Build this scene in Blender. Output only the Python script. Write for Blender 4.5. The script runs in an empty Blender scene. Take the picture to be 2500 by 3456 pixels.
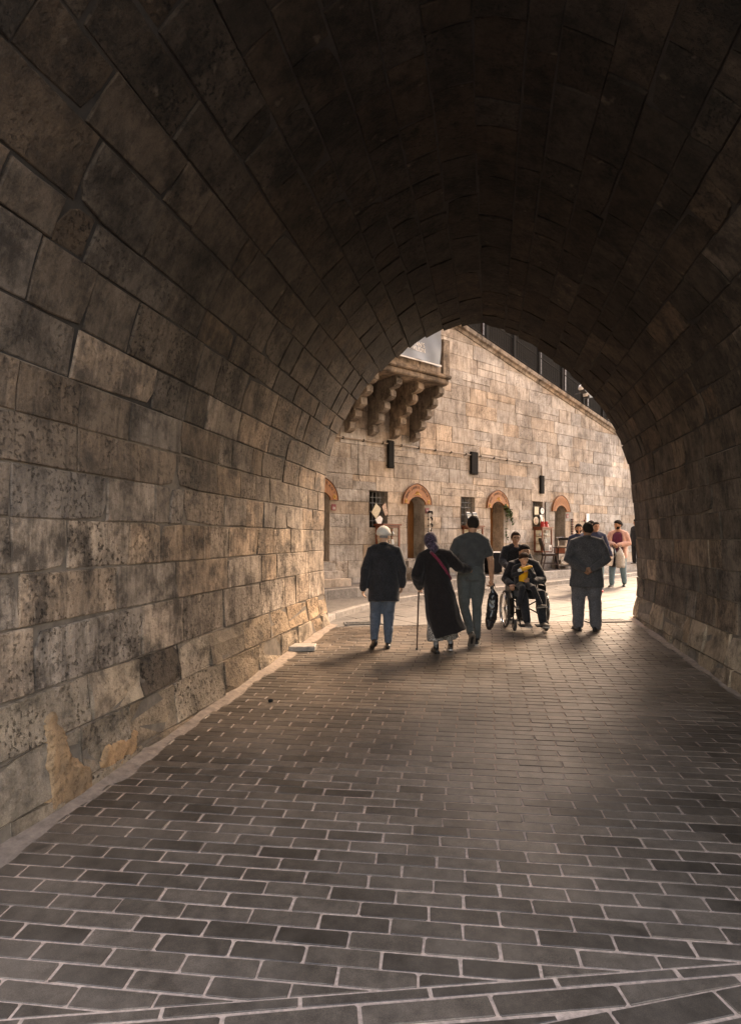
import bpy, bmesh, math, random
from mathutils import Vector, Matrix, noise
R = math.radians
random.seed(7)
scene = bpy.context.scene
COL = scene.collection

# ------------------------------------------------------------------ camera, world, sun, exposure
F_PX, HOR, CX = 2000.0, 1815.0, 1250.0
cam_data = bpy.data.cameras.new('camera')
cam_data.sensor_fit = 'VERTICAL'
cam_data.sensor_height = 36.0
cam_data.sensor_width = 36.0
cam_data.lens = F_PX / 3456 * 36
cam_data.shift_y = (HOR - 1728) / 3456
cam_data.clip_start = 0.05
cam_data.clip_end = 1500
cam = bpy.data.objects.new('camera', cam_data)
COL.objects.link(cam)
cam.location = (0, 0, 1.5)
cam.rotation_euler = (R(90), 0, 0)
scene.camera = cam

SUN_AZ = Vector((0.60, 0.80, 0))      # towards the sun
SUN_EL = R(43)
world = bpy.data.worlds.new('World')
scene.world = world
world.use_nodes = True
wn = world.node_tree.nodes
wl = world.node_tree.links
wn.clear()
wo = wn.new('ShaderNodeOutputWorld')
bg = wn.new('ShaderNodeBackground')
sky = wn.new('ShaderNodeTexSky')
sky.sky_type = 'NISHITA'
sky.sun_disc = False
sky.sun_elevation = SUN_EL
sky.sun_rotation = math.atan2(SUN_AZ.x, SUN_AZ.y)
sky.air_density = 1.0
sky.dust_density = 2.0
sky.ozone_density = 0.6
bg.inputs['Strength'].default_value = 0.15
wl.new(sky.outputs[0], bg.inputs[0])
wl.new(bg.outputs[0], wo.inputs[0])

sun_data = bpy.data.lights.new('sun', 'SUN')
sun_data.energy = 0.75
sun_data.angle = R(18)
sun_data.color = (1.0, 0.985, 0.96)
sun = bpy.data.objects.new('sun', sun_data)
COL.objects.link(sun)
sd = Vector((SUN_AZ.x * math.cos(SUN_EL), SUN_AZ.y * math.cos(SUN_EL), math.sin(SUN_EL)))
sun.rotation_euler = sd.to_track_quat('Z', 'Y').to_euler()
sun.location = (14, 24, 20)

vs = scene.view_settings
vs.view_transform = 'Standard'
vs.look = 'None'
vs.exposure = 2.8
vs.gamma = 1.0
vs.use_curve_mapping = False
vs.use_white_balance = True
vs.white_balance_temperature = 10200
vs.white_balance_tint = 20
scene.cycles.max_bounces = 7
scene.cycles.diffuse_bounces = 4
scene.cycles.sample_clamp_indirect = 4.0

# ------------------------------------------------------------------ helpers
def gz(y):
    """height of the street at depth y: climbs through the passage, flatter beyond it"""
    if y < -6: return 0.036 * (-6 - 9)
    if y < 10.5: return 0.036 * (y - 9)
    if y < 40: return -0.135 + 0.018 * y
    return -0.135 + 0.72

CT, ST = math.cos(math.atan(0.2)), math.sin(math.atan(0.2))
def tun(u, v, z):          # passage frame -> world
    return Vector((CT * u + ST * v, -ST * u + CT * v, z))
def vend(u):               # skewed mouth of the passage
    return 10.514 + 0.3402 * u

WA = math.atan2(1.0, 1.2)
WE = Vector((math.cos(WA), math.sin(WA), 0))
WN = Vector((WE.y, -WE.x, 0))
WO = Vector((0, 14.53, 0))
def wal(s, d, z):          # far wall frame -> world (d out into the street)
    p = WO + WE * s + WN * d
    return Vector((p.x, p.y, z))

def proj(p):
    if p.y < 0.1: return None
    return (CX + F_PX * p.x / p.y, HOR - F_PX * (p.z - 1.5) / p.y)
def in_frame(p, m=120):
    q = proj(p)
    return q is not None and -m < q[0] < 2500 + m and -m < q[1] < 3456 + m

def put(o, parent=None, label=None, cat=None, group=None, kind=None):
    COL.objects.link(o)
    if parent is not None: o.parent = parent
    if label: o['label'] = label
    if cat: o['category'] = cat
    if group: o['group'] = group
    if kind: o['kind'] = kind
    return o

def thing(name, label, cat, loc=(0, 0, 0), rz=0.0, group=None):
    o = bpy.data.objects.new(name, None)
    o.empty_display_size = 0.1
    o.location = loc
    o.rotation_euler = (0, 0, rz)
    return put(o, None, label, cat, group)

class MB:
    """collects simple solids into one mesh"""
    def __init__(s): s.v, s.f = [], []
    def add(s, vs_, fs_):
        n = len(s.v)
        s.v += [Vector(p) for p in vs_]
        s.f += [tuple(i + n for i in f) for f in fs_]
    def box(s, c, size, rot=None, bev=0.0):
        x, y, z = (k / 2 for k in size)
        if bev <= 0:
            vv = [Vector((a * x, b * y, e * z)) for a in (-1, 1) for b in (-1, 1) for e in (-1, 1)]
            ff = [(0, 1, 3, 2), (4, 6, 7, 5), (0, 4, 5, 1), (2, 3, 7, 6), (0, 2, 6, 4), (1, 5, 7, 3)]
        else:
            bm = bmesh.new()
            bmesh.ops.create_cube(bm, size=1.0)
            for q in bm.verts: q.co = Vector((q.co.x * size[0], q.co.y * size[1], q.co.z * size[2]))
            bmesh.ops.bevel(bm, geom=bm.edges[:], offset=bev, segments=2, affect='EDGES')
            bm.verts.index_update()
            vv = [q.co.copy() for q in bm.verts]
            ff = [tuple(q.index for q in f.verts) for f in bm.faces]
            bm.free()
        if rot is not None: vv = [rot @ q for q in vv]
        c = Vector(c)
        s.add([q + c for q in vv], ff)
        return s
    def tube(s, pts, rad, n=10, xaxis=None, cap='flat', closed=False):
        pts = [Vector(p) for p in pts]
        k = len(pts)
        if not isinstance(rad, (list, tuple)): rad = [rad] * k
        rad = [(r, r) if not isinstance(r, (list, tuple)) else r for r in rad]
        if cap == 'round' and not closed:
            t0 = (pts[0] - pts[1]).normalized(); t1 = (pts[-1] - pts[-2]).normalized()
            m0 = min(rad[0]); m1 = min(rad[-1])
            pre = [(pts[0] + t0 * m0 * 0.98, tuple(q * 0.25 for q in rad[0])), (pts[0] + t0 * m0 * 0.7, tuple(q * 0.72 for q in rad[0]))]
            post = [(pts[-1] + t1 * m1 * 0.7, tuple(q * 0.72 for q in rad[-1])), (pts[-1] + t1 * m1 * 0.98, tuple(q * 0.25 for q in rad[-1]))]
            pts = [p for p, _ in pre] + pts + [p for p, _ in post]
            rad = [r for _, r in pre] + rad + [r for _, r in post]
            k = len(pts)
        vv, ff = [], []
        px = None
        for i in range(k):
            if closed: t = pts[(i + 1) % k] - pts[i - 1]
            else: t = pts[min(i + 1, k - 1)] - pts[max(i - 1, 0)]
            t.normalize()
            ref = Vector(xaxis) if xaxis is not None else (px if px is not None else (Vector((1, 0, 0)) if abs(t.x) < 0.85 else Vector((0, 1, 0))))
            x = ref - t * ref.dot(t)
            if x.length < 1e-5: x = t.orthogonal()
            x.normalize()
            y = t.cross(x)
            px = x
            for j in range(n):
                a = 2 * math.pi * j / n
                vv.append(pts[i] + x * math.cos(a) * rad[i][0] + y * math.sin(a) * rad[i][1])
        lim = k if closed else k - 1
        for i in range(lim):
            for j in range(n):
                a, b = i * n + j, i * n + (j + 1) % n
                c, d = ((i + 1) % k) * n + (j + 1) % n, ((i + 1) % k) * n + j
                ff.append((a, b, c, d))
        if not closed:
            ff.append(tuple(range(n - 1, -1, -1)))
            ff.append(tuple((k - 1) * n + j for j in range(n)))
        s.add(vv, ff)
        return s
    def ball(s, c, r, nu=14, nv=10, mat=None):
        if not isinstance(r, (list, tuple)): r = (r, r, r)
        vv, ff = [], []
        c = Vector(c)
        for i in range(1, nv):
            ph = math.pi * i / nv
            for j in range(nu):
                th = 2 * math.pi * j / nu
                p = Vector((r[0] * math.sin(ph) * math.cos(th), r[1] * math.sin(ph) * math.sin(th), r[2] * math.cos(ph)))
                vv.append(p)
        vv += [Vector((0, 0, r[2])), Vector((0, 0, -r[2]))]
        for i in range(nv - 2):
            for j in range(nu):
                ff.append((i * nu + j, (i + 1) * nu + j, (i + 1) * nu + (j + 1) % nu, i * nu + (j + 1) % nu))
        for j in range(nu):
            ff.append((len(vv) - 2, j, (j + 1) % nu))
            ff.append((len(vv) - 1, (nv - 2) * nu + (j + 1) % nu, (nv - 2) * nu + j))
        if mat is not None: vv = [mat @ q for q in vv]
        s.add([q + c for q in vv], ff)
        return s
    def disc(s, c, r, th, axis='y', n=24, r2=None):
        """a short cylinder along an axis"""
        c = Vector(c)
        ax = {'x': Vector((1, 0, 0)), 'y': Vector((0, 1, 0)), 'z': Vector((0, 0, 1))}[axis]
        return s.tube([c - ax * th / 2, c + ax * th / 2], [r, r2 if r2 is not None else r], n)
    def extrude(s, poly, y0, y1):
        """polygon given as (x, z), pushed along y"""
        n = len(poly)
        s.add([(p[0], y0, p[1]) for p in poly] + [(p[0], y1, p[1]) for p in poly],
              [tuple(range(n)), tuple(range(2 * n - 1, n - 1, -1))] + [(i, i + n, (i + 1) % n + n, (i + 1) % n) for i in range(n)])
        return s
    def prism(s, poly, d0, d1, ch, fmap, rough=0.0):
        """a dressed stone: outline in a surface's own plane, chamfered front"""
        top = inset(poly, ch)
        n = len(poly)
        j = lambda: random.uniform(-rough, rough)
        vv = [fmap(a, b, d1 + j()) for a, b in top] + [fmap(a, b, d1 - ch * 0.9) for a, b in poly] + [fmap(a, b, d0) for a, b in poly]
        ff = [tuple(range(n))]
        for i in range(n):
            k = (i + 1) % n
            ff += [(i, n + i, n + k, k), (n + i, 2 * n + i, 2 * n + k, n + k)]
        s.add(vv, ff)
        return s
    def data(s, name='m', fix=True):
        me = bpy.data.meshes.new(name)
        me.from_pydata([tuple(p) for p in s.v], [], s.f)
        if fix:
            bm = bmesh.new(); bm.from_mesh(me)
            bmesh.ops.recalc_face_normals(bm, faces=bm.faces[:])
            bm.to_mesh(me); bm.free()
        return me
    def obj(s, name, mat, parent=None, smooth=False, fix=True, **kw):
        me = s.data(name, fix)
        me.materials.append(mat)
        if smooth: me.polygons.foreach_set('use_smooth', [True] * len(me.polygons))
        return put(bpy.data.objects.new(name, me), parent, **kw)

def area2(p):
    return 0.5 * sum(p[i][0] * p[(i + 1) % len(p)][1] - p[(i + 1) % len(p)][0] * p[i][1] for i in range(len(p)))

def inset(poly, d):
    n = len(poly)
    cx = sum(p[0] for p in poly) / n; cy = sum(p[1] for p in poly) / n
    sg = 1 if area2(poly) > 0 else -1
    out = []
    for i in range(n):
        a, b, c = Vector(poly[i - 1]), Vector(poly[i]), Vector(poly[(i + 1) % n])
        e1, e2 = (b - a), (c - b)
        if e1.length < 1e-6 or e2.length < 1e-6:
            out.append((b.x + (cx - b.x) * 0.1, b.y + (cy - b.y) * 0.1)); continue
        e1.normalize(); e2.normalize()
        n1, n2 = Vector((-e1.y, e1.x)) * sg, Vector((-e2.y, e2.x)) * sg
        m = n1 + n2
        if m.length < 1e-4: m = n1
        m.normalize()
        q = b + m * d / max(0.35, m.dot(n1))
        out.append((q.x, q.y))
    if area2(out) * sg <= 0 or abs(area2(out)) > abs(area2(poly)):
        out = [(p[0] + (cx - p[0]) * 0.15, p[1] + (cy - p[1]) * 0.15) for p in poly]
    return out

def clip(poly, nx, ny, c):
    """keep nx*x + ny*y >= c"""
    out = []
    n = len(poly)
    for i in range(n):
        p, q = poly[i], poly[(i + 1) % n]
        dp, dq = nx * p[0] + ny * p[1] - c, nx * q[0] + ny * q[1] - c
        if dp >= 0: out.append(p)
        if (dp >= 0) != (dq >= 0):
            t = dp / (dp - dq)
            out.append((p[0] + (q[0] - p[0]) * t, p[1] + (q[1] - p[1]) * t))
    return out

def octo(x0, x1, y0, y1, r, j=0.0):
    k = lambda: random.uniform(-j, j)
    return [(x0 + r + k(), y0 + k()), (x1 - r + k(), y0 + k()), (x1 + k(), y0 + r + k()), (x1 + k(), y1 - r + k()),
            (x1 - r + k(), y1 + k()), (x0 + r + k(), y1 + k()), (x0 + k(), y1 - r + k()), (x0 + k(), y0 + r + k())]

# ------------------------------------------------------------------ materials
def new_mat(name):
    m = bpy.data.materials.new(name)
    m.use_nodes = True
    nt = m.node_tree
    return m, nt, nt.nodes['Principled BSDF']

def N(nt, typ, **kw):
    n = nt.nodes.new(typ)
    for k, v in kw.items():
        if k.startswith('i_'):
            n.inputs[int(k[2:]) if k[2:].isdigit() else k[2:].replace('_', ' ')].default_value = v
        else: setattr(n, k, v)
    return n

def ramp(nt, src, stops):
    r = nt.nodes.new('ShaderNodeValToRGB')
    els = r.color_ramp.elements
    while len(els) < len(stops): els.new(0.5)
    for e, (p, c) in zip(els, stops):
        e.position = p
        e.color = (c, c, c, 1) if not isinstance(c, (tuple, list)) else (*c, 1)
    nt.links.new(src, r.inputs[0])
    return r

def mixc(nt, fac, a, b, typ='MIX'):
    m = nt.nodes.new('ShaderNodeMix')
    m.data_type = 'RGBA'
    m.blend_type = typ
    for key, val in ((0, fac), (6, a), (7, b)):
        if hasattr(val, 'links') or isinstance(val, bpy.types.NodeSocket): nt.links.new(val, m.inputs[key])
        elif key == 0: m.inputs[0].default_value = val
        else: m.inputs[key].default_value = (*val, 1) if len(val) == 3 else val
    return m.outputs[2]

def coords(nt, rnd=40.0):
    """surface position, shifted for every object so that no two stones carry the same marks"""
    g = N(nt, 'ShaderNodeNewGeometry')
    oi = N(nt, 'ShaderNodeObjectInfo')
    mul = N(nt, 'ShaderNodeMath', operation='MULTIPLY', i_1=rnd)
    sm = N(nt, 'ShaderNodeMath', operation='ADD')
    fr = N(nt, 'ShaderNodeMath', operation='FRACT')
    nt.links.new(oi.outputs['Random'], sm.inputs[0]); nt.links.new(g.outputs['Random Per Island'], sm.inputs[1])
    nt.links.new(sm.outputs[0], fr.inputs[0])
    nt.links.new(fr.outputs[0], mul.inputs[0])
    add = N(nt, 'ShaderNodeVectorMath', operation='ADD')
    nt.links.new(g.outputs['Position'], add.inputs[0])
    nt.links.new(mul.outputs[0], add.inputs[1])
    return add.outputs[0], fr.outputs[0], g

def noise_tex(nt, vec, scale, detail=4, rough=0.6, stretch=None):
    if stretch:
        mp = N(nt, 'ShaderNodeMapping')
        mp.inputs['Scale'].default_value = stretch
        nt.links.new(vec, mp.inputs[0]); vec = mp.outputs[0]
    n = N(nt, 'ShaderNodeTexNoise')
    n.inputs['Scale'].default_value = scale
    n.inputs['Detail'].default_value = detail
    n.inputs['Roughness'].default_value = rough
    nt.links.new(vec, n.inputs['Vector'])
    return n.outputs[0]

def stone_mat(name, light, dark, stain, pits=0.5, streak=0.5, vary=0.35, rough=0.9, bump=0.5, spot=0.0, samt=0.9, lo=0.47):
    m, nt, b = new_mat(name)
    vec, rnd, g = coords(nt)
    base = noise_tex(nt, vec, 2.2, 6, 0.65)
    c = mixc(nt, ramp(nt, base, [(0.33, 0.0), (0.66, 1.0)]).outputs[0], dark, light)
    rv = ramp(nt, rnd, [(0.0, 1 - vary), (0.5, 1.0), (1.0, 1 + vary * 0.8)])
    c = mixc(nt, 1.0, c, rv.outputs[0], 'MULTIPLY')
    # hue drift from stone to stone
    wn_ = N(nt, 'ShaderNodeTexWhiteNoise', noise_dimensions='1D')
    nt.links.new(rnd, wn_.inputs['W'])
    hue = ramp(nt, wn_.outputs[0], [(0.0, (0.93, 0.98, 1.04)), (0.5, (1, 1, 1)), (1.0, (1.1, 0.98, 0.87))])
    c = mixc(nt, 1.0, c, hue.outputs[0], 'MULTIPLY')
    pos = g.outputs['Position']
    st = noise_tex(nt, pos, 3.2, 8, 0.72)
    c = mixc(nt, ramp(nt, st, [(lo, 0.0), (lo + 0.17, samt)]).outputs[0], c, stain)
    if streak > 0:
        sk = noise_tex(nt, pos, 2.2, 7, 0.72, (5.0, 5.0, 0.7))
        c = mixc(nt, ramp(nt, sk, [(0.46, 0.0), (0.68, streak)]).outputs[0], c, stain)
        sl = noise_tex(nt, pos, 2.6, 6, 0.7, (4.5, 4.5, 0.8))
        c = mixc(nt, ramp(nt, sl, [(0.55, 0.0), (0.72, streak * 0.45)]).outputs[0], c, tuple(min(1, k * 1.35) for k in light))
    big = noise_tex(nt, pos, 0.75, 5, 0.65)
    c = mixc(nt, 1.0, c, ramp(nt, big, [(0.3, 0.6), (0.7, 1.25)]).outputs[0], 'MULTIPLY')
    if spot > 0:
        sp = noise_tex(nt, vec, 7.0, 3, 0.5)
        c = mixc(nt, ramp(nt, sp, [(0.68, 0.0), (0.76, spot)]).outputs[0], c, (0.62, 0.5, 0.4))
    pt = noise_tex(nt, vec, 30.0, 4, 0.62)
    pr = ramp(nt, pt, [(0.54, 0.0), (0.64, 1.0)])
    gate = ramp(nt, noise_tex(nt, vec, 3.1, 2, 0.5), [(0.35, 0.25), (0.58, 1.0)])
    pit = mixc(nt, 1.0, pr.outputs[0], gate.outputs[0], 'MULTIPLY')
    wn2 = N(nt, 'ShaderNodeTexWhiteNoise', noise_dimensions='1D')
    ad2 = N(nt, 'ShaderNodeMath', operation='ADD', i_1=3.7)
    nt.links.new(rnd, ad2.inputs[0]); nt.links.new(ad2.outputs[0], wn2.inputs['W'])
    pit = mixc(nt, 1.0, pit, ramp(nt, wn2.outputs[0], [(0.0, 0.1), (0.6, 0.6), (1.0, 1.0)]).outputs[0], 'MULTIPLY')
    pf = N(nt, 'ShaderNodeMath', operation='MULTIPLY', i_1=pits)
    nt.links.new(pit, pf.inputs[0])
    c = mixc(nt, pf.outputs[0], c, tuple(k * 0.35 for k in stain))
    gr = noise_tex(nt, vec, 150.0, 2, 0.7)
    c = mixc(nt, 0.5, c, ramp(nt, gr, [(0.25, 0.55), (0.75, 1.4)]).outputs[0], 'MULTIPLY')
    nt.links.new(c, b.inputs['Base Color'])
    b.inputs['Roughness'].default_value = rough
    b.inputs['Specular IOR Level'].default_value = 0.25
    hsum = N(nt, 'ShaderNodeMath', operation='SUBTRACT')
    h2 = N(nt, 'ShaderNodeMath', operation='MULTIPLY', i_1=0.6)
    nt.links.new(pit, h2.inputs[0])
    nt.links.new(noise_tex(nt, vec, 14.0, 6, 0.7), hsum.inputs[0])
    nt.links.new(h2.outputs[0], hsum.inputs[1])
    bp = N(nt, 'ShaderNodeBump')
    bp.inputs['Strength'].default_value = bump
    bp.inputs['Distance'].default_value = 0.03
    nt.links.new(hsum.outputs[0], bp.inputs['Height'])
    nt.links.new(bp.outputs[0], b.inputs['Normal'])
    return m

def plain(name, col, rough=0.6, metal=0.0, nscale=20.0, var=0.25, bump=0.0, spec=0.5, stretch=None, sheen=0.0):
    m, nt, b = new_mat(name)
    tc = N(nt, 'ShaderNodeTexCoord')
    n = noise_tex(nt, tc.outputs['Object'], nscale, 5, 0.65, stretch)
    c = mixc(nt, ramp(nt, n, [(0.3, 0.0), (0.7, 1.0)]).outputs[0], tuple(k * (1 - var) for k in col), tuple(min(1, k * (1 + var)) for k in col))
    nt.links.new(c, b.inputs['Base Color'])
    b.inputs['Roughness'].default_value = rough
    b.inputs['Metallic'].default_value = metal
    b.inputs['Specular IOR Level'].default_value = spec
    if sheen: b.inputs['Sheen Weight'].default_value = sheen
    if bump:
        bp = N(nt, 'ShaderNodeBump')
        bp.inputs['Strength'].default_value = bump
        bp.inputs['Distance'].default_value = 0.01
        nt.links.new(n, bp.inputs['Height'])
        nt.links.new(bp.outputs[0], b.inputs['Normal'])
    return m

def cloth(name, col, fleck=0.6, rough=0.95, weave=420.0, fold=9.0):
    m, nt, b = new_mat(name)
    tc = N(nt, 'ShaderNodeTexCoord')
    o = tc.outputs['Object']
    big = noise_tex(nt, o, fold, 4, 0.6)
    c = mixc(nt, ramp(nt, big, [(0.3, 0.0), (0.7, 1.0)]).outputs[0], tuple(k * 0.78 for k in col), tuple(min(1, k * 1.2) for k in col))
    fk = noise_tex(nt, o, weave, 1, 0.5)
    c = mixc(nt, 1.0, c, ramp(nt, fk, [(0.3, 1 - fleck), (0.7, 1 + fleck)]).outputs[0], 'MULTIPLY')
    nt.links.new(c, b.inputs['Base Color'])
    b.inputs['Roughness'].default_value = rough
    b.inputs['Specular IOR Level'].default_value = 0.2
    b.inputs['Sheen Weight'].default_value = 0.15
    bp = N(nt, 'ShaderNodeBump')
    bp.inputs['Strength'].default_value = 0.35
    bp.inputs['Distance'].default_value = 0.004
    nt.links.new(fk, bp.inputs['Height'])
    nt.links.new(bp.outputs[0], b.inputs['Normal'])
    return m

def paver_mat(name, col, rough0, rough1, vary=0.3, dust=0.35, dcol=(0.36, 0.28, 0.22)):
    m, nt, b = new_mat(name)
    vec, rnd, g = coords(nt)
    n1 = noise_tex(nt, vec, 5.0, 5, 0.65)
    c = mixc(nt, ramp(nt, n1, [(0.3, 0.0), (0.7, 1.0)]).outputs[0], tuple(k * 0.75 for k in col), tuple(k * 1.2 for k in col))
    c = mixc(nt, 1.0, c, ramp(nt, rnd, [(0.0, 1 - vary), (1.0, 1 + vary)]).outputs[0], 'MULTIPLY')
    gr = noise_tex(nt, vec, 260.0, 2, 0.7)
    c = mixc(nt, 0.8, c, ramp(nt, gr, [(0.3, 0.45), (0.7, 1.6)]).outputs[0], 'MULTIPLY')
    pos = g.outputs['Position']
    md = noise_tex(nt, vec, 16.0, 5, 0.7)
    c = mixc(nt, 0.9, c, ramp(nt, md, [(0.28, 0.55), (0.72, 1.4)]).outputs[0], 'MULTIPLY')
    du = noise_tex(nt, pos, 1.1, 6, 0.7)
    c = mixc(nt, ramp(nt, du, [(0.45, 0.0), (0.75, dust)]).outputs[0], c, dcol)
    sp = noise_tex(nt, pos, 4.7, 3, 0.5)
    c = mixc(nt, ramp(nt, sp, [(0.68, 0.0), (0.76, 0.6)]).outputs[0], c, tuple(k * 0.4 for k in col))
    nt.links.new(c, b.inputs['Base Color'])
    rr = ramp(nt, noise_tex(nt, pos, 0.9, 5, 0.65), [(0.3, rough0), (0.7, rough1)])
    nt.links.new(rr.outputs[0], b.inputs['Roughness'])
    b.inputs['Specular IOR Level'].default_value = 0.5
    bp = N(nt, 'ShaderNodeBump')
    bp.inputs['Strength'].default_value = 0.16
    bp.inputs['Distance'].default_value = 0.006
    ad = N(nt, 'ShaderNodeMath', operation='MULTIPLY_ADD', i_1=0.35)
    nt.links.new(gr, ad.inputs[0]); nt.links.new(n1, ad.inputs[2])
    nt.links.new(ad.outputs[0], bp.inputs['Height'])
    nt.links.new(bp.outputs[0], b.inputs['Normal'])
    return m

M = {}
M['stone_in'] = stone_mat('passage limestone', (0.53, 0.41, 0.315), (0.34, 0.258, 0.196), (0.068, 0.054, 0.044), pits=0.8, streak=0.8, vary=0.2, bump=0.9, spot=0.2, lo=0.44)
M['stone_vault'] = stone_mat('dark vault stone', (0.05, 0.041, 0.035), (0.022, 0.019, 0.017), (0.010, 0.0095, 0.009), pits=0.5, streak=0.5, vary=0.55, bump=0.6, spot=0.25)
TONES = [0.74, 0.58, 0.45, 0.36, 0.29, 0.235, 0.19, 0.155, 0.13, 0.11, 0.092, 0.08]
for i_, k_ in enumerate(TONES):     # stone colour scaled down, course by course blacker towards the crown
    M['stone_tone_%d' % i_] = stone_mat('darkened stone %d' % i_, (0.56 * k_, 0.435 * k_, 0.34 * k_), (0.35 * k_, 0.27 * k_, 0.21 * k_), (0.10 * k_, 0.082 * k_, 0.07 * k_), pits=0.9, streak=0.7, vary=0.3, bump=0.8, spot=0.09, lo=0.45)
M['stone_mid'] = M['stone_tone_4']
M['stone_black'] = stone_mat('blackened plinth stone', (0.14, 0.112, 0.09), (0.07, 0.057, 0.048), (0.025, 0.022, 0.019), pits=0.8, streak=0.5, vary=0.1, bump=1.0)
M['stone_base'] = stone_mat('rough plinth stone', (0.50, 0.38, 0.27), (0.29, 0.22, 0.165), (0.08, 0.064, 0.05), pits=0.95, streak=0.4, vary=0.3, bump=1.0, spot=0.35)
M['stone_out'] = stone_mat('street limestone', (0.60, 0.52, 0.445), (0.42, 0.35, 0.29), (0.12, 0.093, 0.074), pits=0.75, streak=0.6, vary=0.18, bump=0.8, samt=0.6, lo=0.49)
M['stone_dirty'] = stone_mat('weathered balcony stone', (0.46, 0.38, 0.305), (0.24, 0.19, 0.15), (0.06, 0.047, 0.038), pits=0.6, streak=0.7, vary=0.15, bump=0.6)
M['mortar_in'] = plain('sooty mortar', (0.14, 0.113, 0.09), 0.95, nscale=8, var=0.4, bump=0.5)
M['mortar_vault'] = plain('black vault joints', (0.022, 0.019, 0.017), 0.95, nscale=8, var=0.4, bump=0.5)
M['mortar_out'] = plain('street wall mortar', (0.20, 0.16, 0.13), 0.95, nscale=8, var=0.4, bump=0.5)
M['plaster'] = stone_mat('ochre plaster patch', (0.46, 0.285, 0.16), (0.31, 0.195, 0.115), (0.10, 0.07, 0.05), pits=0.5, streak=0.5, vary=0.05, bump=0.6, samt=0.6)
M['paver'] = paver_mat('basalt paver', (0.100, 0.075, 0.057), 0.28, 0.52, vary=0.42, dust=0.3)
mj, ntj, bj = new_mat('sandy paving joint')
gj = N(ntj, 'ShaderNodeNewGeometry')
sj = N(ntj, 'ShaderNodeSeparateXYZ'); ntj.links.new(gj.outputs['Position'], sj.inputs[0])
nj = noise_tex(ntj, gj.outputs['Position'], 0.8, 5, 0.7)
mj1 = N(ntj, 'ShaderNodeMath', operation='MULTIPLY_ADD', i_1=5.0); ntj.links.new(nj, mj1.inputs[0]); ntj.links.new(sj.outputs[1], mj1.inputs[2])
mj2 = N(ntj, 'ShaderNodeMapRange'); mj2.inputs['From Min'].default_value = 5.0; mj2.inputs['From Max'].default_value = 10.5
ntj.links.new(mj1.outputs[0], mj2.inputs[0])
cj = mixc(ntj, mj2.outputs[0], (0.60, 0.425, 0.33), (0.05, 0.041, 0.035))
nj2 = noise_tex(ntj, gj.outputs['Position'], 45.0, 3, 0.6)
cj = mixc(ntj, 0.8, cj, ramp(ntj, nj2, [(0.3, 0.6), (0.7, 1.3)]).outputs[0], 'MULTIPLY')
ntj.links.new(cj, bj.inputs['Base Color']); bj.inputs['Roughness'].default_value = 0.95
M['joint'] = mj
M['edge'] = plain('cement edge strip', (0.26, 0.20, 0.16), 0.95, nscale=14, var=0.35, bump=0.6)
M['flag'] = paver_mat('street flagstone', (0.145, 0.128, 0.112), 0.5, 0.7, vary=0.12, dust=0.3, dcol=(0.28, 0.235, 0.2))
M['flag_joint'] = plain('street joint', (0.05, 0.043, 0.037), 0.95, nscale=30, var=0.3)
M['kerb'] = paver_mat('granite kerb', (0.33, 0.29, 0.255), 0.55, 0.75, vary=0.12, dust=0.2)
M['asphalt'] = plain('worn paving', (0.42, 0.37, 0.33), 0.9, nscale=30, var=0.3, bump=0.3)
M['iron'] = plain('black iron', (0.016, 0.015, 0.014), 0.85, nscale=30, spec=0.12)
M['iron_grey'] = plain('grey iron bar', (0.16, 0.155, 0.15), 0.5, metal=0.6, nscale=30)
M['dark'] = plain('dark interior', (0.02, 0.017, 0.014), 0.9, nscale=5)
M['wood_door'] = plain('brown door wood', (0.21, 0.09, 0.032), 0.5, nscale=10, var=0.45, stretch=(8, 8, 0.7), bump=0.2)
M['wood_red'] = plain('red brown cabinet wood', (0.19, 0.05, 0.022), 0.38, nscale=10, var=0.4, stretch=(8, 8, 0.8))
M['wood_dark'] = plain('dark chair wood', (0.045, 0.02, 0.013), 0.4, nscale=12, var=0.4, stretch=(6, 6, 1))
M['sign'] = plain('orange brown sign wood', (0.30, 0.105, 0.026), 0.55, nscale=9, var=0.35, stretch=(3, 3, 1), bump=0.15)
M['sign_letter'] = plain('carved letters', (0.10, 0.035, 0.012), 0.6, nscale=20)
M['gold'] = plain('gold leaf ornament', (0.62, 0.36, 0.10), 0.45, metal=0.3, nscale=25)
M['plate_red'] = plain('red number plate', (0.20, 0.018, 0.022), 0.4, nscale=20)
M['white'] = plain('white paint', (0.75, 0.72, 0.68), 0.6, nscale=15, var=0.06)
M['pipe'] = plain('pale conduit', (0.34, 0.27, 0.21), 0.6, nscale=10)
M['leaf'] = plain('ivy leaf', (0.05, 0.085, 0.022), 0.5, nscale=14, var=0.6)
M['stem'] = plain('ivy stem', (0.06, 0.045, 0.02), 0.8)
M['chrome'] = plain('chromed steel', (0.6, 0.6, 0.6), 0.18, metal=1.0, nscale=5, var=0.05)
M['rubber'] = plain('grey black rubber', (0.03, 0.029, 0.028), 0.75, nscale=30)
M['vinyl'] = plain('black vinyl', (0.016, 0.016, 0.018), 0.4, nscale=20)
M['red_glass'] = plain('red felt cap', (0.40, 0.012, 0.012), 0.4, nscale=10)
M['silver'] = plain('silver trinket', (0.55, 0.52, 0.48), 0.3, metal=0.8, nscale=30)
M['tile_a'] = plain('cream tile', (0.52, 0.43, 0.30), 0.35, nscale=18, var=0.3)
M['tile_b'] = plain('patterned tile', (0.40, 0.26, 0.19), 0.5, nscale=45, var=0.7)
M['cap_grey'] = cloth('grey white cap wool', (0.62, 0.58, 0.53), 0.2)
mg, ntg, bgl = new_mat('cabinet glass')
bgl.inputs['Base Color'].default_value = (0.85, 0.88, 0.87, 1)
bgl.inputs['Roughness'].default_value = 0.03
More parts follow.
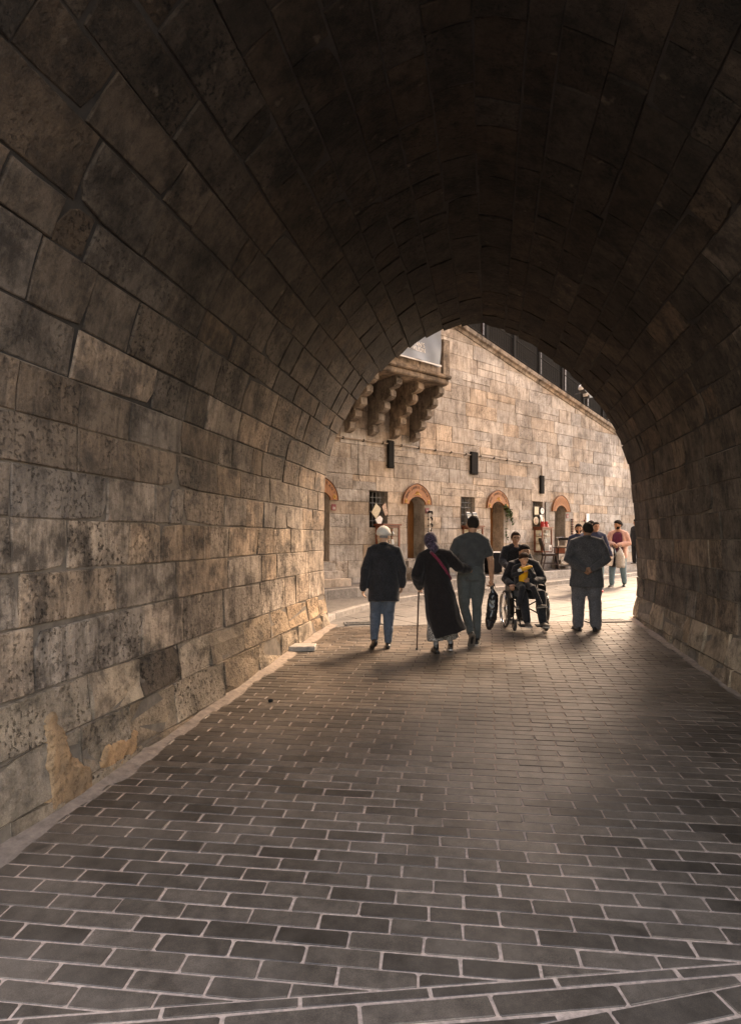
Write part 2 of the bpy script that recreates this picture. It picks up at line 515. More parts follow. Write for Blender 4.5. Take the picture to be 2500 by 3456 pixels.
bgl.inputs['Transmission Weight'].default_value = 1.0
bgl.inputs['IOR'].default_value = 1.1
M['glass'] = mg
mb_, ntb, bb = new_mat('banner fabric')
tcb = N(ntb, 'ShaderNodeTexCoord')
nb_ = noise_tex(ntb, tcb.outputs['Object'], 2.0, 3, 0.5)
cb = mixc(ntb, ramp(ntb, nb_, [(0.3, 0.0), (0.7, 1.0)]).outputs[0], (0.17, 0.205, 0.245), (0.25, 0.285, 0.32))
ntb.links.new(cb, bb.inputs['Base Color'])
bb.inputs['Roughness'].default_value = 0.7
M['banner'] = mb_

EXEC = True
# ================================================================== THE PASSAGE
def catmull(pts, n=14):
    out = []
    for i in range(len(pts) - 1):
        p0 = Vector(pts[max(i - 1, 0)]); p1 = Vector(pts[i]); p2 = Vector(pts[i + 1]); p3 = Vector(pts[min(i + 2, len(pts) - 1)])
        for k in range(n):
            t = k / n
            out.append(0.5 * ((2 * p1) + (p2 - p0) * t + (2 * p0 - 5 * p1 + 4 * p2 - p3) * t * t + (3 * p1 - p0 - 3 * p2 + p3) * t ** 3))
    out.append(Vector(pts[-1]))
    return out

PROF = catmull([(-2.60, -0.75), (-2.62, -0.2), (-2.65, 0.25), (-2.70, 0.6), (-2.71, 1.3), (-2.70, 1.9), (-2.68, 2.5), (-2.51, 3.2), (-2.17, 3.87),
                (-1.685, 4.44), (-0.98, 4.98), (-0.2, 5.21), (0.376, 5.06), (0.85, 4.80), (1.533, 4.27), (2.08, 3.64),
                (2.42, 2.89), (2.54, 2.03), (2.59, 1.2), (2.61, 0.6), (2.55, 0.22), (2.50, -0.2), (2.48, -0.75)])
PL = [0.0]
for i in range(1, len(PROF)): PL.append(PL[-1] + (PROF[i] - PROF[i - 1]).length)
def prof(t):
    """point and inward normal at arc length t"""
    t = min(max(t, 0.0), PL[-1] - 1e-4)
    lo, hi = 0, len(PL) - 1
    while hi - lo > 1:
        m = (lo + hi) // 2
        if PL[m] <= t: lo = m
        else: hi = m
    k = (t - PL[lo]) / (PL[hi] - PL[lo])
    p = PROF[lo].lerp(PROF[hi], k)
    a = PROF[max(lo - 1, 0)]; b = PROF[min(hi + 1, len(PROF) - 1)]
    d = (b - a).normalized()
    return p, Vector((d.y, -d.x))
def t_at_z(z, side):
    rng = range(len(PROF) - 1)
    if side > 0: rng = reversed(rng)
    for i in rng:
        a, b = PROF[i], PROF[i + 1]
        if min(a.y, b.y) <= z <= max(a.y, b.y):
            return PL[i] + (PL[i + 1] - PL[i]) * (z - a.y) / (b.y - a.y + 1e-9)
def fvault(t, v, d):
    p, n = prof(t)
    q = p + n * d
    return tun(q.x, v, q.y)
V0 = 2.2

def core(name, t0, t1, mat, parent, thick=0.9):
    """the rubble body behind the dressed stones"""
    mb = MB()
    n = max(3, int((t1 - t0) / 0.16))
    vv, ff = [], []
    for i in range(n + 1):
        t = t0 + (t1 - t0) * i / n
        p, nn = prof(t)
        for d in (-0.013, -thick):
            q = p + nn * d
            vv.append(tun(q.x, V0 + 0.03, q.y)); vv.append(tun(q.x, vend(p.x) - 0.03, q.y))
    for i in range(n):
        a, b = i * 4, (i + 1) * 4
        ff += [(a, a + 1, b + 1, b), (a + 2, b + 2, b + 3, a + 3), (a, b, b + 2, a + 2), (a + 1, a + 3, b + 3, b + 1)]
    ff += [(0, 2, 3, 1), (n * 4, n * 4 + 1, n * 4 + 3, n * 4 + 2)]
    mb.add(vv, ff)
    return mb.obj(name, mat, parent)

def masonry(parent, bounds, mats, lens, seed, gap=0.008, ch=0.007, proud=0.005, jit=0.0, name='stone', depth=0.2, roughs=None):
    rng = random.Random(seed)
    far = {}
    pieces = []
    for ci in range(len(bounds) - 1):
        ta, tb = bounds[ci], bounds[ci + 1]
        mat0 = mats[min(ci, len(mats) - 1)] if isinstance(mats, list) else mats
        L = lens[min(ci, len(lens) - 1)] if isinstance(lens, list) else lens
        mid = prof((ta + tb) / 2)[0]
        end = vend(mid.x)
        v = V0 + rng.uniform(-0.3, 0.0)
        while v < end - 0.02:
            w = rng.uniform(*L)
            if rng.random() < 0.18: w *= 0.5
            v2 = min(v + w, end)
            if end - v2 < 0.22: v2 = end
            sk = rng.uniform(-0.01, 0.01)
            poly = [(ta + gap / 2, v + gap / 2 + sk), (ta + gap / 2, v2 - gap / 2 + sk), (tb - gap / 2, v2 - gap / 2 - sk), (tb - gap / 2, v + gap / 2 - sk)]
            poly = [(a + rng.uniform(-0.004 - jit, 0.004 + jit * 0.3) * (1 if a > (ta + tb) / 2 else -1), b + rng.uniform(-0.006 - jit, 0.006 + jit * 0.3) * (1 if b > (v + v2) / 2 else -1)) for a, b in poly]
            pr = rng.uniform(-proud, proud)
            mat = mat0 if isinstance(mat0, str) else mat0[int(rng.random() * len(mat0))]
            if mat.startswith('stone_tone') and rng.random() < 0.13: mat = 'stone_tone_%d' % max(0, int(mat.split('_')[-1]) - rng.choice((1, 2, 3)))
            if mat0 == 'stone_base' and seed == 11 and ci == 2 and 3.95 < (v + v2) / 2 < 4.6: mat = 'stone_black'
            rr = roughs[ci] if roughs and ci < len(roughs) else 0.003
            random.seed(rng.random())
            # split the outline so that broad stones keep the curve and get worn, uneven edges
            full = []
            for i in range(4):
                a, b = poly[i], poly[(i + 1) % 4]
                full.append(a)
                kk = 0.5 + rng.uniform(-0.2, 0.2)
                wob = rng.uniform(-0.5, 0.2) * 0.011
                mx, my = a[0] + (b[0] - a[0]) * kk, a[1] + (b[1] - a[1]) * kk
                cx, cy = (ta + tb) / 2, (v + v2) / 2
                dx, dy = mx - cx, my - cy
                if i % 2 == 0: full.append((mx + wob * (1 if dx > 0 else -1), my))
                else: full.append((mx, my + wob * (1 if dy > 0 else -1)))
            if rng.random() < 0.28:      # a broken corner
                ci_ = rng.choice((0, 2, 4, 6)); cx, cy = (ta + tb) / 2, (v + v2) / 2; f_ = rng.uniform(0.03, 0.075) 
                a, b = full[ci_]; full[ci_] = (a + (0.5 if cx > a else -0.5) * f_, b + (1 if cy > b else -1) * f_)
            c3 = fvault((ta + tb) / 2, (v + v2) / 2, 0)
            pieces.append((full, pr, rr, mat, c3))
            v = v2
    for full, pr, rr, mat, c3 in pieces:
        vis = in_frame(c3, 200) and c3.y > 2.0
        mb = MB() if vis else far.setdefault(mat, MB())
        mb.prism(full, -depth, pr, ch, fvault, rr)
        if vis: mb.obj(name, M[mat], parent, fix=True)
    for mat, mb in far.items():
        mb.obj('masonry_out_of_view', M[mat], parent, kind='stuff')

tL = [t_at_z(z, -1) for z in (-0.7, -0.1, 0.25, 0.56, 0.96, 1.29, 1.62, 1.94, 2.24, 2.54)]
zR = (2.45, 2.12, 1.80, 1.48, 1.14, 0.80, 0.45, 0.10, -0.7)
tR = [t_at_z(z, 1) for z in zR]

wl_root = thing('passage_wall', 'pale pitted stone wall along the left side of the passage, brighter towards the camera', 'wall')
core('rubble_core', tL[0], tL[-1], M['mortar_in'], wl_root)
masonry(wl_root, tL, ['stone_base', 'stone_base', 'stone_base'] + ['stone_in'] * 3 + ['stone_tone_0', 'stone_tone_1', 'stone_tone_2'], [(0.5, 1.1), (0.5, 1.0), (0.45, 1.0), (0.5, 1.15), (0.45, 1.1), (0.3, 1.0), (0.4, 0.95)],
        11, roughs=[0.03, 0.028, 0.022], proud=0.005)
wr_root = thing('passage_wall', 'dark shaded stone wall along the right side of the passage', 'wall')
core('rubble_core', tR[0], tR[-1], M['mortar_in'], wr_root)
masonry(wr_root, tR, ['stone_tone_4', 'stone_tone_3', 'stone_tone_3', 'stone_tone_2', 'stone_tone_2', 'stone_tone_2'] + ['stone_base'] * 2, [(0.4, 1.05)], 23, roughs=[0.003] * 5 + [0.012, 0.02, 0.03])
va_root = thing('barrel_vault', 'dark stone barrel vault arching over the passage', 'vault')
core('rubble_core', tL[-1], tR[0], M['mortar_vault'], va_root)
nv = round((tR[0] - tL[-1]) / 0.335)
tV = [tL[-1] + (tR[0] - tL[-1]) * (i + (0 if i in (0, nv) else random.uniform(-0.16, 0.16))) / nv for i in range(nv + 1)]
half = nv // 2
lv = lambda k, o: 'stone_tone_%d' % min(11, k + o)
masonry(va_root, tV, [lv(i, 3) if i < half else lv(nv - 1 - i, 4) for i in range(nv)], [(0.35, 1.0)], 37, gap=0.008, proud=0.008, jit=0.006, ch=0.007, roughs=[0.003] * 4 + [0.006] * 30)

# the building that stands over the passage
gh = thing('passage_building', 'tall stone building standing over the passage', 'building')
def block(name, u0, u1, z0, z1, inset_=0.25):
    mb = MB()
    c = []
    for z in (z0, z1):
        for u, e in ((u0, 0), (u1, 0), (u1, 1), (u0, 1)):
            c.append(tun(u, V0 + inset_ if e == 0 else vend(u) - inset_, z))
    mb.add(c, [(0, 1, 2, 3), (4, 7, 6, 5), (0, 4, 5, 1), (1, 5, 6, 2), (2, 6, 7, 3), (3, 7, 4, 0)])
    mb.obj(name, M['stone_out'], gh)
block('wall', -13, -3.62, -0.8, 15.0)
block('wall', 3.55, 13, -0.8, 15.0)
block('upper_storey', -3.615, 3.545, 6.12, 15.0, 0.27)
# ochre plaster patches clinging to the foot of the left wall
def patch(pts, name='plaster_patch'):
    """pts: (v, z, radius) lobes; a lumpy skin of plaster that dies away into the stone round its rim"""
    v0 = min(q[0] - q[2] for q in pts) - 0.1; v1 = max(q[0] + q[2] for q in pts) + 0.1
    z0 = min(q[1] - q[2] for q in pts) - 0.1; z1 = max(q[1] + q[2] for q in pts) + 0.1
    nv_, nz_ = int((v1 - v0) / 0.012), int((z1 - z0) / 0.012)
    vv, ff, ok = [], [], []
    for j in range(nz_ + 1):
        for i in range(nv_ + 1):
            v, z = v0 + 0.012 * i, z0 + 0.012 * j
            wv, wz = v + 0.05 * noise.noise((v * 7, z * 7, 1)) + 0.02 * noise.noise((v * 25, z * 25, 2)), z + 0.05 * noise.noise((v * 7, z * 7, 8)) + 0.02 * noise.noise((v * 25, z * 25, 4))
            m = max(1 - math.hypot(wv - q[0], (wz - q[1]) * 0.8) / q[2] for q in pts)
            h = -0.022 + 0.13 * max(0.0, min(m, 0.30)) + 0.010 * noise.noise((v * 13, z * 13, 5)) + 0.004 * noise.noise((v * 45, z * 45, 5))
            vv.append(fvault(t_at_z(z, -1), v, h)); ok.append(m > -0.05)
    for j in range(nz_):
        for i in range(nv_):
            a = j * (nv_ + 1) + i
            q = (a, a + 1, a + nv_ + 2, a + nv_ + 1)
            if all(ok[k] for k in q): ff.append(q)
    mb = MB(); mb.add(vv, ff)
    mb.obj(name, M['plaster'], wl_root, smooth=True, fix=False)
patch([(3.30, -0.10, 0.19), (3.28, 0.08, 0.13), (3.24, 0.25, 0.09), (3.22, 0.37, 0.06), (3.42, -0.12, 0.14)])
patch([(3.74, -0.06, 0.09), (3.86, -0.05, 0.10), (3.99, -0.04, 0.08)])

# ================================================================== GROUND
mb = MB()
ys = [-260, -30, -6, 10.5, 25, 40, 700]
for i in range(len(ys) - 1):
    mb.add([(-400, ys[i], gz(ys[i]) - 0.07), (400, ys[i], gz(ys[i]) - 0.07), (400, ys[i + 1], gz(ys[i + 1]) - 0.07), (-400, ys[i + 1], gz(ys[i + 1]) - 0.07)], [(0, 1, 2, 3)])
mb.obj('ground', M['asphalt'], None, kind='structure')

fl = MB()
for (va, vb) in [(-5.0, 1.0), (1.0, 6.0), (6.0, None)]:
    q = []
    for u, e in ((-2.95, 0), (2.95, 0), (2.95, 1), (-2.95, 1)):
        v = va if e == 0 else (vb if vb is not None else vend(u) + 0.05)
        p = tun(u, v, 0); q.append((p.x, p.y, gz(p.y) - 0.0032))
    fl.add(q, [(0, 1, 2, 3)])
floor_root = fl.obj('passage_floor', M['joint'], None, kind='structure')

def fground(x, y, d): return Vector((x, y, gz(y) + d))

RA = math.atan(-0.11)
rd, rc = (math.cos(RA), math.sin(RA)), (-math.sin(RA), math.cos(RA))
pav = []
def field(ang, org, length, pitch, drift, planes, amin, amax, bmin, bmax, joint, rad, jit):
    ca, sa = math.cos(ang), math.sin(ang)
    for r in range(int(bmin / pitch), int(bmax / pitch) + 1):
        off = r * drift + (r % 2) * length * 0.5 + random.uniform(-0.006, 0.006)
        for c in range(int(amin / length) - 1, int(amax / length) + 2):
            a0 = c * length + off; b0 = r * pitch
            jx = joint * random.uniform(0.75, 1.35)
            g = octo(a0 + jx / 2, a0 + length - jx / 2, b0 + joint * 0.42, b0 + pitch - joint * 0.42, rad * random.uniform(0.6, 1.6), jit)
            w = [(org[0] + a * ca - b * sa, org[1] + a * sa + b * ca) for a, b in g]
            for pl in planes:
                w = clip(w, *pl)
                if len(w) < 3: break
            if len(w) < 3 or abs(area2(w)) < 0.006: continue
            pav.append(w)
def side(u, sgn):      # keep inside of the passage wall (u = CT x - ST y)
    return (CT * sgn, -ST * sgn, u * sgn)
mouth = lambda off: (0.1313, -1.0, -10.04 + off)
L1 = (-0.095, 1.0, 2.28)        # main field lies beyond this line
L2 = (0.095, -1.0, -2.272)
L3 = (-0.2146, 1.0, 2.003)      # third field starts nearer than this line on the right
L4 = (0.2146, -1.0, -1.995)
walls = [side(-2.60, 1), side(2.52, -1), mouth(0.22)]
field(RA, (0.05, 0.0), 0.32, 0.103, 0.009, walls + [L1], -4.6, 5.5, 1.2, 12.0, 0.0105, 0.006, 0.003)
field(math.atan(0.095), (-0.16, 0.016), 0.5, 0.109, 0.03, [side(-2.5, 1), side(2.44, -1), L2, L3], -4, 4.5, -2.0, 3.0, 0.016, 0.005, 0.003)
field(math.atan(0.2146), (0.2, 0.0), 0.45, 0.125, 0.03, [side(-2.5, 1), side(2.44, -1), L2, L4], -4, 4.5, -3.0, 3.0, 0.016, 0.005, 0.003)
def pdist(w):
    x = sum(p[0] for p in w) / len(w); y = sum(p[1] for p in w) / len(w)
    return (x, y)
cand = []
for w in pav:
    x, y = pdist(w)
    cand.append((0 if in_frame(Vector((x, y, gz(y))), 30) else 1, -abs(area2(w)) / max(y, 0.3) ** 3, w))
cand.sort(key=lambda k: (k[0], k[1]))
rest = MB()
for i, (o, _, w) in enumerate(cand):
    lift = random.uniform(-0.0015, 0.0025)
    if i < 296 and o == 0:
        m1 = MB(); m1.prism(w, -0.03, lift, 0.0025, fground, 0.0006); m1.obj('paver', M['paver'], floor_root)
    else: rest.prism(w, -0.03, lift, 0.0025, fground, 0.0006)
# shade differences between the far pavers: three joined sets
rest.obj('distant_pavers', M['paver'], floor_root, kind='stuff')

def strip(sgn, u_wall, width):
    mb = MB()
    n = 70
    for i in range(n):
        row = []
        for k in range(2):
            v = V0 + (10.6 + 0.34 * u_wall * 1.0 - V0) * (i + k) / n
            w = width + 0.09 * noise.noise((v * 1.7, sgn * 5, 0)) + 0.05 * noise.noise((v * 6, sgn * 5, 4))
            for j, uu in enumerate((u_wall, u_wall - sgn * w * 0.6, u_wall - sgn * w)):
                p = tun(uu, v, 0)
                row.append((p.x, p.y, gz(p.y) + (0.028, 0.014 + 0.006 * noise.noise((v * 5, uu * 9, 1)), -0.004)[j]))
        mb.add(row, [(0, 1, 4, 3), (1, 2, 5, 4)])
    mb.obj('cement_edge', M['edge'], floor_root, smooth=True, fix=False)
strip(-1, -2.72, 0.24)
strip(1, 2.66, 0.23)

# ---- street beyond the mouth
KD = (1.2, 1.0)
low = [(-0.80, 9.86), (-0.62, 10.55), (-0.184, 11.5), (0.30, 12.35), (0.655, 12.83), (1.095, 13.35)]
for k in range(1, 30): low.append((1.095 + 1.2 * 0.5 * k, 13.35 + 0.5 * k))
upk = lambda y: 5.04 + 1.2 * (y - 17.45)
up = [(upk(10.5 + 0.5 * k), 10.5 + 0.5 * k) for k in range(0, 36)]

st = MB()
st.add([fground(x, y, -0.014) for x, y in [(-4, 9.2), (9, 9.2), (9, 10.5), (-4, 10.5)]], [(0, 1, 2, 3)])
st.add([fground(x, y, -0.014) for x, y in [(-4, 10.5), (30, 10.5), (30, 30), (-4, 30)]], [(0, 1, 2, 3)])
st.add([fground(x, y, -0.014) for x, y in [(9, 9.2), (30, 9.2), (30, 10.5), (9, 10.5)]], [(0, 1, 2, 3)])
street = st.obj('street', M['flag_joint'], None, kind='structure')
rng = random.Random(5)
out_flags = MB()
nfl = 0
b = -9.0
while b < 8.0:
    h = rng.uniform(0.42, 0.62)
    a = -6 + rng.uniform(0, 0.5)
    while a < 14:
        wd = rng.uniform(0.55, 1.25)
        g = octo(a + 0.009, a + wd - 0.009, b + 0.009, b + h - 0.009, 0.01, 0.005)
        w = [(1.095 + p * WE.x - q * WE.y * -1 * -1 + 0, 13.35 + p * WE.y + q * WE.x * 1) for p, q in g]
        w = [(1.095 + p * WE.x + q * WE.y, 13.35 + p * WE.y - q * WE.x) for p, q in g]
        w = clip(w, 0.833, -1.0, 0.833 * 1.095 - 13.35 - 0.12) if False else w
        w = clip(w, -0.1313, 1.0, 9.85)      # beyond the passage mouth
        if len(w) >= 3: w = clip(w, 1.0, -1.2, 1.095 - 1.2 * 13.35 - 3.2)
        a += wd
        if len(w) < 3 or abs(area2(w)) < 0.01: continue
        c = pdist(w)
        if c[1] > 30: continue
        if in_frame(fground(c[0], c[1], 0), 60):
            m1 = MB(); m1.prism(w, -0.05, rng.uniform(-0.002, 0.002), 0.002, fground, 0.0006); m1.obj('flagstone', M['flag'], street); nfl += 1
        else: out_flags.prism(w, -0.05, 0.0, 0.006, fground, 0.001)
    b += h
out_flags.obj('flagstones_out_of_view', M['flag'], street, kind='stuff')

def kerb(parent, line, d0, d1, wid, seg):
    n = len(line)
    far = MB()
    i = 0
    while i < n - 1:
        j = min(i + seg, n - 1)
        p, q = Vector(line[i]), Vector(line[j])
        t = (q - p).normalized()
        nn = Vector((-t.y, t.x))
        p = p + t * 0.004; q = q - t * 0.004
        poly = [tuple(p), tuple(q), tuple(q + nn * wid), tuple(p + nn * wid)]
        c = (p + q) / 2
        if in_frame(fground(c.x, c.y, 0), 80):
            m1 = MB(); m1.prism(poly, d0, d1, 0.012, fground, 0.001); m1.obj('kerb_stone', M['kerb'], parent)
        else: far.prism(poly, d0, d1, 0.012, fground)
        i = j
    if far.v: far.obj('kerb_out_of_view', M['kerb'], parent, kind='stuff')

def sheet(name, a, b, d, mat):
    """surface between two lines of plan points"""
    mb = MB()
    k = max(len(a), len(b))
    pick = lambda l, i: l[min(i, len(l) - 1)]
    for i in range(k - 1):
        mb.add([fground(*pick(a, i), d), fground(*pick(a, i + 1), d), fground(*pick(b, i + 1), d), fground(*pick(b, i), d)], [(0, 1, 2, 3)])
    return mb.obj(name, mat, None, kind='structure', fix=False)
lo_sheet = sheet('lower_walkway', low, [(x - 1.8, y + 0.9) for x, y in low], 0.098, M['flag'])
kerb(lo_sheet, low, -0.06, 0.104, 0.14, 1)
up_sheet = sheet('upper_walkway', up, [(x - 1.8 * 0.9, y + 1.8 * 1.0) for x, y in up], 0.300, M['flag'])
kerb(up_sheet, up, -0.06, 0.306, 0.16, 1)

# ================================================================== THE STREET WALL
OPEN = []      # s0, s1, z0, z1
DOORS = [-1.55, 1.545, 4.895, 8.225]
WINS = [(-0.04, 0.55), (3.29, 3.89), (6.67, 7.22)]
for d in DOORS: OPEN.append((d - 0.305, d + 0.305, 0.95, 2.66))
for a, b_ in WINS: OPEN.append((a, b_, 1.75, 2.66))
top_z = lambda s: 7.33 - 0.221 * (s - 3.04)

wall_root = thing('street_wall', 'pale weathered limestone wall with arched doors across the street, seen through the arch', 'wall', tuple(WO), WA)
def floc(s, z, d): return Vector((s, -d, z))
S0, S1 = -7.0, 19.0
TS = math.sqrt(1 + 0.221 ** 2)

# mortar body with the openings left free
brk_s = sorted({S0, S1} | {o[0] for o in OPEN} | {o[1] for o in OPEN})
brk_z = [-0.1, 0.95, 1.75, 2.66]
mb = MB()
for i in range(len(brk_s) - 1):
    a, c = brk_s[i], brk_s[i + 1]
    for k in range(3):
        z0, z1 = brk_z[k], brk_z[k + 1]
        if any(o[0] < (a + c) / 2 < o[1] and o[2] < (z0 + z1) / 2 < o[3] for o in OPEN): continue
        mb.add([(a, 0.016, z0), (c, 0.016, z0), (c, 0.016, z1), (a, 0.016, z1)], [(0, 1, 2, 3)])
    mb.add([(a, 0.016, 2.66), (c, 0.016, 2.66), (c, 0.016, top_z(c)), (a, 0.016, top_z(a))], [(0, 1, 2, 3)])
    mb.add([(a, 0.016, top_z(a)), (c, 0.016, top_z(c)), (c, 0.9, top_z(c)), (a, 0.9, top_z(a))], [(0, 1, 2, 3)])
    mb.add([(a, 0.9, -0.1), (c, 0.9, -0.1), (c, 0.9, top_z(c)), (a, 0.9, top_z(a))], [(0, 1, 2, 3)])
for s in (S0, S1): mb.add([(s, 0.016, -0.1), (s, 0.9, -0.1), (s, 0.9, top_z(s)), (s, 0.016, top_z(s))], [(0, 1, 2, 3)])
mb.obj('rubble_core', M['mortar_out'], wall_root, fix=False)

zc = [0.0, 0.55, 0.95, 1.34, 1.75, 2.06, 2.37, 2.66, 3.02, 3.40, 3.74, 4.14, 4.58, 4.96, 5.34, 5.78, 6.18, 6.60, 7.02, 7.5, 8.1, 8.8, 9.6]
rng = random.Random(91)
farw = MB()
nst = 0
for ci in range(len(zc) - 1):
    z0, z1 = zc[ci], zc[ci + 1]
    blocks = [(S0, S1)]
    for o in OPEN:
        if o[2] < (z0 + z1) / 2 < o[3]:
            nb = []
            for a, c in blocks:
                if o[1] <= a or o[0] >= c: nb.append((a, c)); continue
                if o[0] > a: nb.append((a, o[0]))
                if o[1] < c: nb.append((o[1], c))
            blocks = nb
    for a, c in blocks:
        s = a
        while s < c - 0.02:
            w = rng.uniform(0.6, 1.5) if ci > 6 else rng.uniform(0.5, 1.3)
            e = min(s + w, c)
            if c - e < 0.28: e = c
            subs = [(z0, z1)]
            if rng.random() < 0.14 and z1 - z0 > 0.33: m = z0 + (z1 - z0) * rng.uniform(0.4, 0.6); subs = [(z0, m), (m, z1)]
            for (q0, q1) in subs:
                j = lambda k=0.008: rng.uniform(-k, k)
                g = 0.0035
                jl = 0.0 if s == a else 1.0
                jr = 0.0 if e == c else 1.0
                poly = [(s + g + j() * jl, q0 + g * 0.7 + j(0.005)), ((s + e) / 2 + j(0.05), q0 + g * 0.7 + j(0.007)), (e - g + j() * jr, q0 + g * 0.7 + j(0.005)),
                        (e - g + j() * jr, q1 - g * 0.7 + j(0.005)), ((s + e) / 2 + j(0.05), q1 - g * 0.7 + j(0.007)), (s + g + j() * jl, q1 - g * 0.7 + j(0.005))]
                poly = clip(poly, -0.221, -1.0, -(7.33 + 0.221 * 3.04) + 0.02)
                if len(poly) < 3 or abs(area2(poly)) < 0.012: continue
                cs, cz = pdist(poly)
                vis = in_frame(wal(cs, 0, cz), -20) and -2.3 < cs < 14.2
                if vis:   # hidden above the crown of the arch?
                    q = proj(wal(cs, 0, cz))
                    lo_b = 1050 + 0.0 if 1300 < q[0] < 1900 else 1100
                    vis = q[1] > lo_b and q[0] > 1060 and q[0] < 2200
                mbx = MB() if vis else farw
                mbx.prism(poly, -0.2, rng.uniform(-0.006, 0.012), rng.uniform(0.003, 0.009), floc, 0.003)
                if vis: mbx.obj('stone', M['stone_out'], wall_root); nst += 1
            s = e
farw.obj('masonry_out_of_view', M['stone_out'], wall_root, kind='stuff')
print('wall stones', nst, 'flagstones', nfl, 'pavers', len(pav))

# sloping coping and its fence
def along_slope(s0, s1, prof_dz):
    """prof_dz: list of (d, dz) outline swept along the top of the wall"""
    mb = MB()
    n = len(prof_dz)
    vv = [(s0, -d, top_z(s0) + dz) for d, dz in prof_dz] + [(s1, -d, top_z(s1) + dz) for d, dz in prof_dz]
    mb.add(vv, [tuple(range(n)), tuple(range(2 * n - 1, n - 1, -1))] + [(i, i + n, (i + 1) % n + n, (i + 1) % n) for i in range(n)])
    return mb
seg = [S0] + [S0 + 1.3 * k for k in range(1, 20)] + [S1]
for i in range(len(seg) - 1):
    along_slope(seg[i] + 0.002, seg[i + 1] - 0.002, [(-0.5, -0.02), (0.03, -0.02), (0.05, 0.06), (0.12, 0.09), (0.14, 0.19), (0.06, 0.23), (-0.5, 0.23)]).obj('coping_stone', M['stone_dirty'], wall_root)
fence = thing('slope_fence', 'black iron fence with mesh panels running down the sloping wall top', 'fence', tuple(WO), WA)
def bar_slope(sa, sb, d, h, r, mat, name, parent):
    MB().tube([(sa, -d, top_z(sa) + h), (sb, -d, top_z(sb) + h)], r, 6).obj(name, mat, parent)
posts = [1.9 + 1.32 * k for k in range(-1, 12)]
for s in posts:
    MB().box((s, 0.1, top_z(s) + 0.22 + 0.62), (0.09, 0.09, 1.25)).obj('post', M['iron'], fence)
for h in (0.42, 0.95, 1.42): bar_slope(posts[0], posts[-1], -0.1, h, 0.016, M['iron'], 'rail', fence)
for i in range(len(posts) - 1):
    mb = MB()
    a, c = posts[i] + 0.05, posts[i + 1] - 0.05
    k = 0
    while a + 0.11 * k < c:
        s = a + 0.11 * k; k += 1
        mb.tube([(s, 0.1, top_z(s) + 0.3), (s, 0.1, top_z(s) + 1.4)], 0.007, 4)
    for h in (0.56, 0.7, 0.83, 1.08, 1.2, 1.32):
        mb.tube([(a, 0.1, top_z(a) + h), (c, 0.1, top_z(c) + h)], 0.005, 4)
    mb.obj('mesh_panel', M['iron'], fence)
# dark building on the ramp behind the fence
bld = thing('ramp_building', 'dark timber clad building rising behind the black fence on the wall top', 'building', tuple(WO), WA)
M['clad'] = plain('dark cladding', (0.02, 0.018, 0.016), 0.95, spec=0.05, nscale=6, var=0.3, stretch=(1, 1, 6))
mb = MB(); mb.box((12.0, 3.4, 5.5), (15.4, 2.4, 10.0)); mb.obj('wall', M['clad'], bld)
mb = MB(); mb.box((12.0, 3.2, 10.7), (16.2, 3.6, 0.35)); mb.obj('roof', M['iron'], bld)
for k in range(9):
    MB().box((5.2 + 1.7 * k, 2.17, 7.6), (0.10, 0.06, 5.6)).obj('batten', M['wood_dark'], bld)

# ---- doors, windows
def arch_pts(c, hw, zs, rise, n=16, p=1.0):
    out = []
    for i in range(n + 1):
        a = math.pi * i / n
        x = -math.cos(a)
        z = math.sin(a) ** p
        z = z * (1 + 0.10 * (1 - abs(x)) )/1.10
        out.append((c + hw * x, zs + rise * z))
    return out

def text_mesh(body, size, depth=0.004):
    cu = bpy.data.curves.new('t', 'FONT')
    cu.body = body; cu.size = size; cu.extrude = depth; cu.align_x = 'CENTER'; cu.resolution_u = 3
    ob = bpy.data.objects.new('t', cu)
    COL.objects.link(ob)
    dg = bpy.context.evaluated_depsgraph_get()
    me = bpy.data.meshes.new_from_object(ob.evaluated_get(dg))
    vv = [v.co.copy() for v in me.vertices]; ff = [tuple(p.vertices) for p in me.polygons]
    bpy.data.objects.remove(ob); bpy.data.curves.remove(cu); bpy.data.meshes.remove(me)
    return vv, ff

def flat_text(mb, body, size, at, sx=1.0):
    vv, ff = text_mesh(body, size)
    mb.add([(at[0] + v.x * sx, at[1] - v.z, at[2] + v.y) for v in vv], ff)

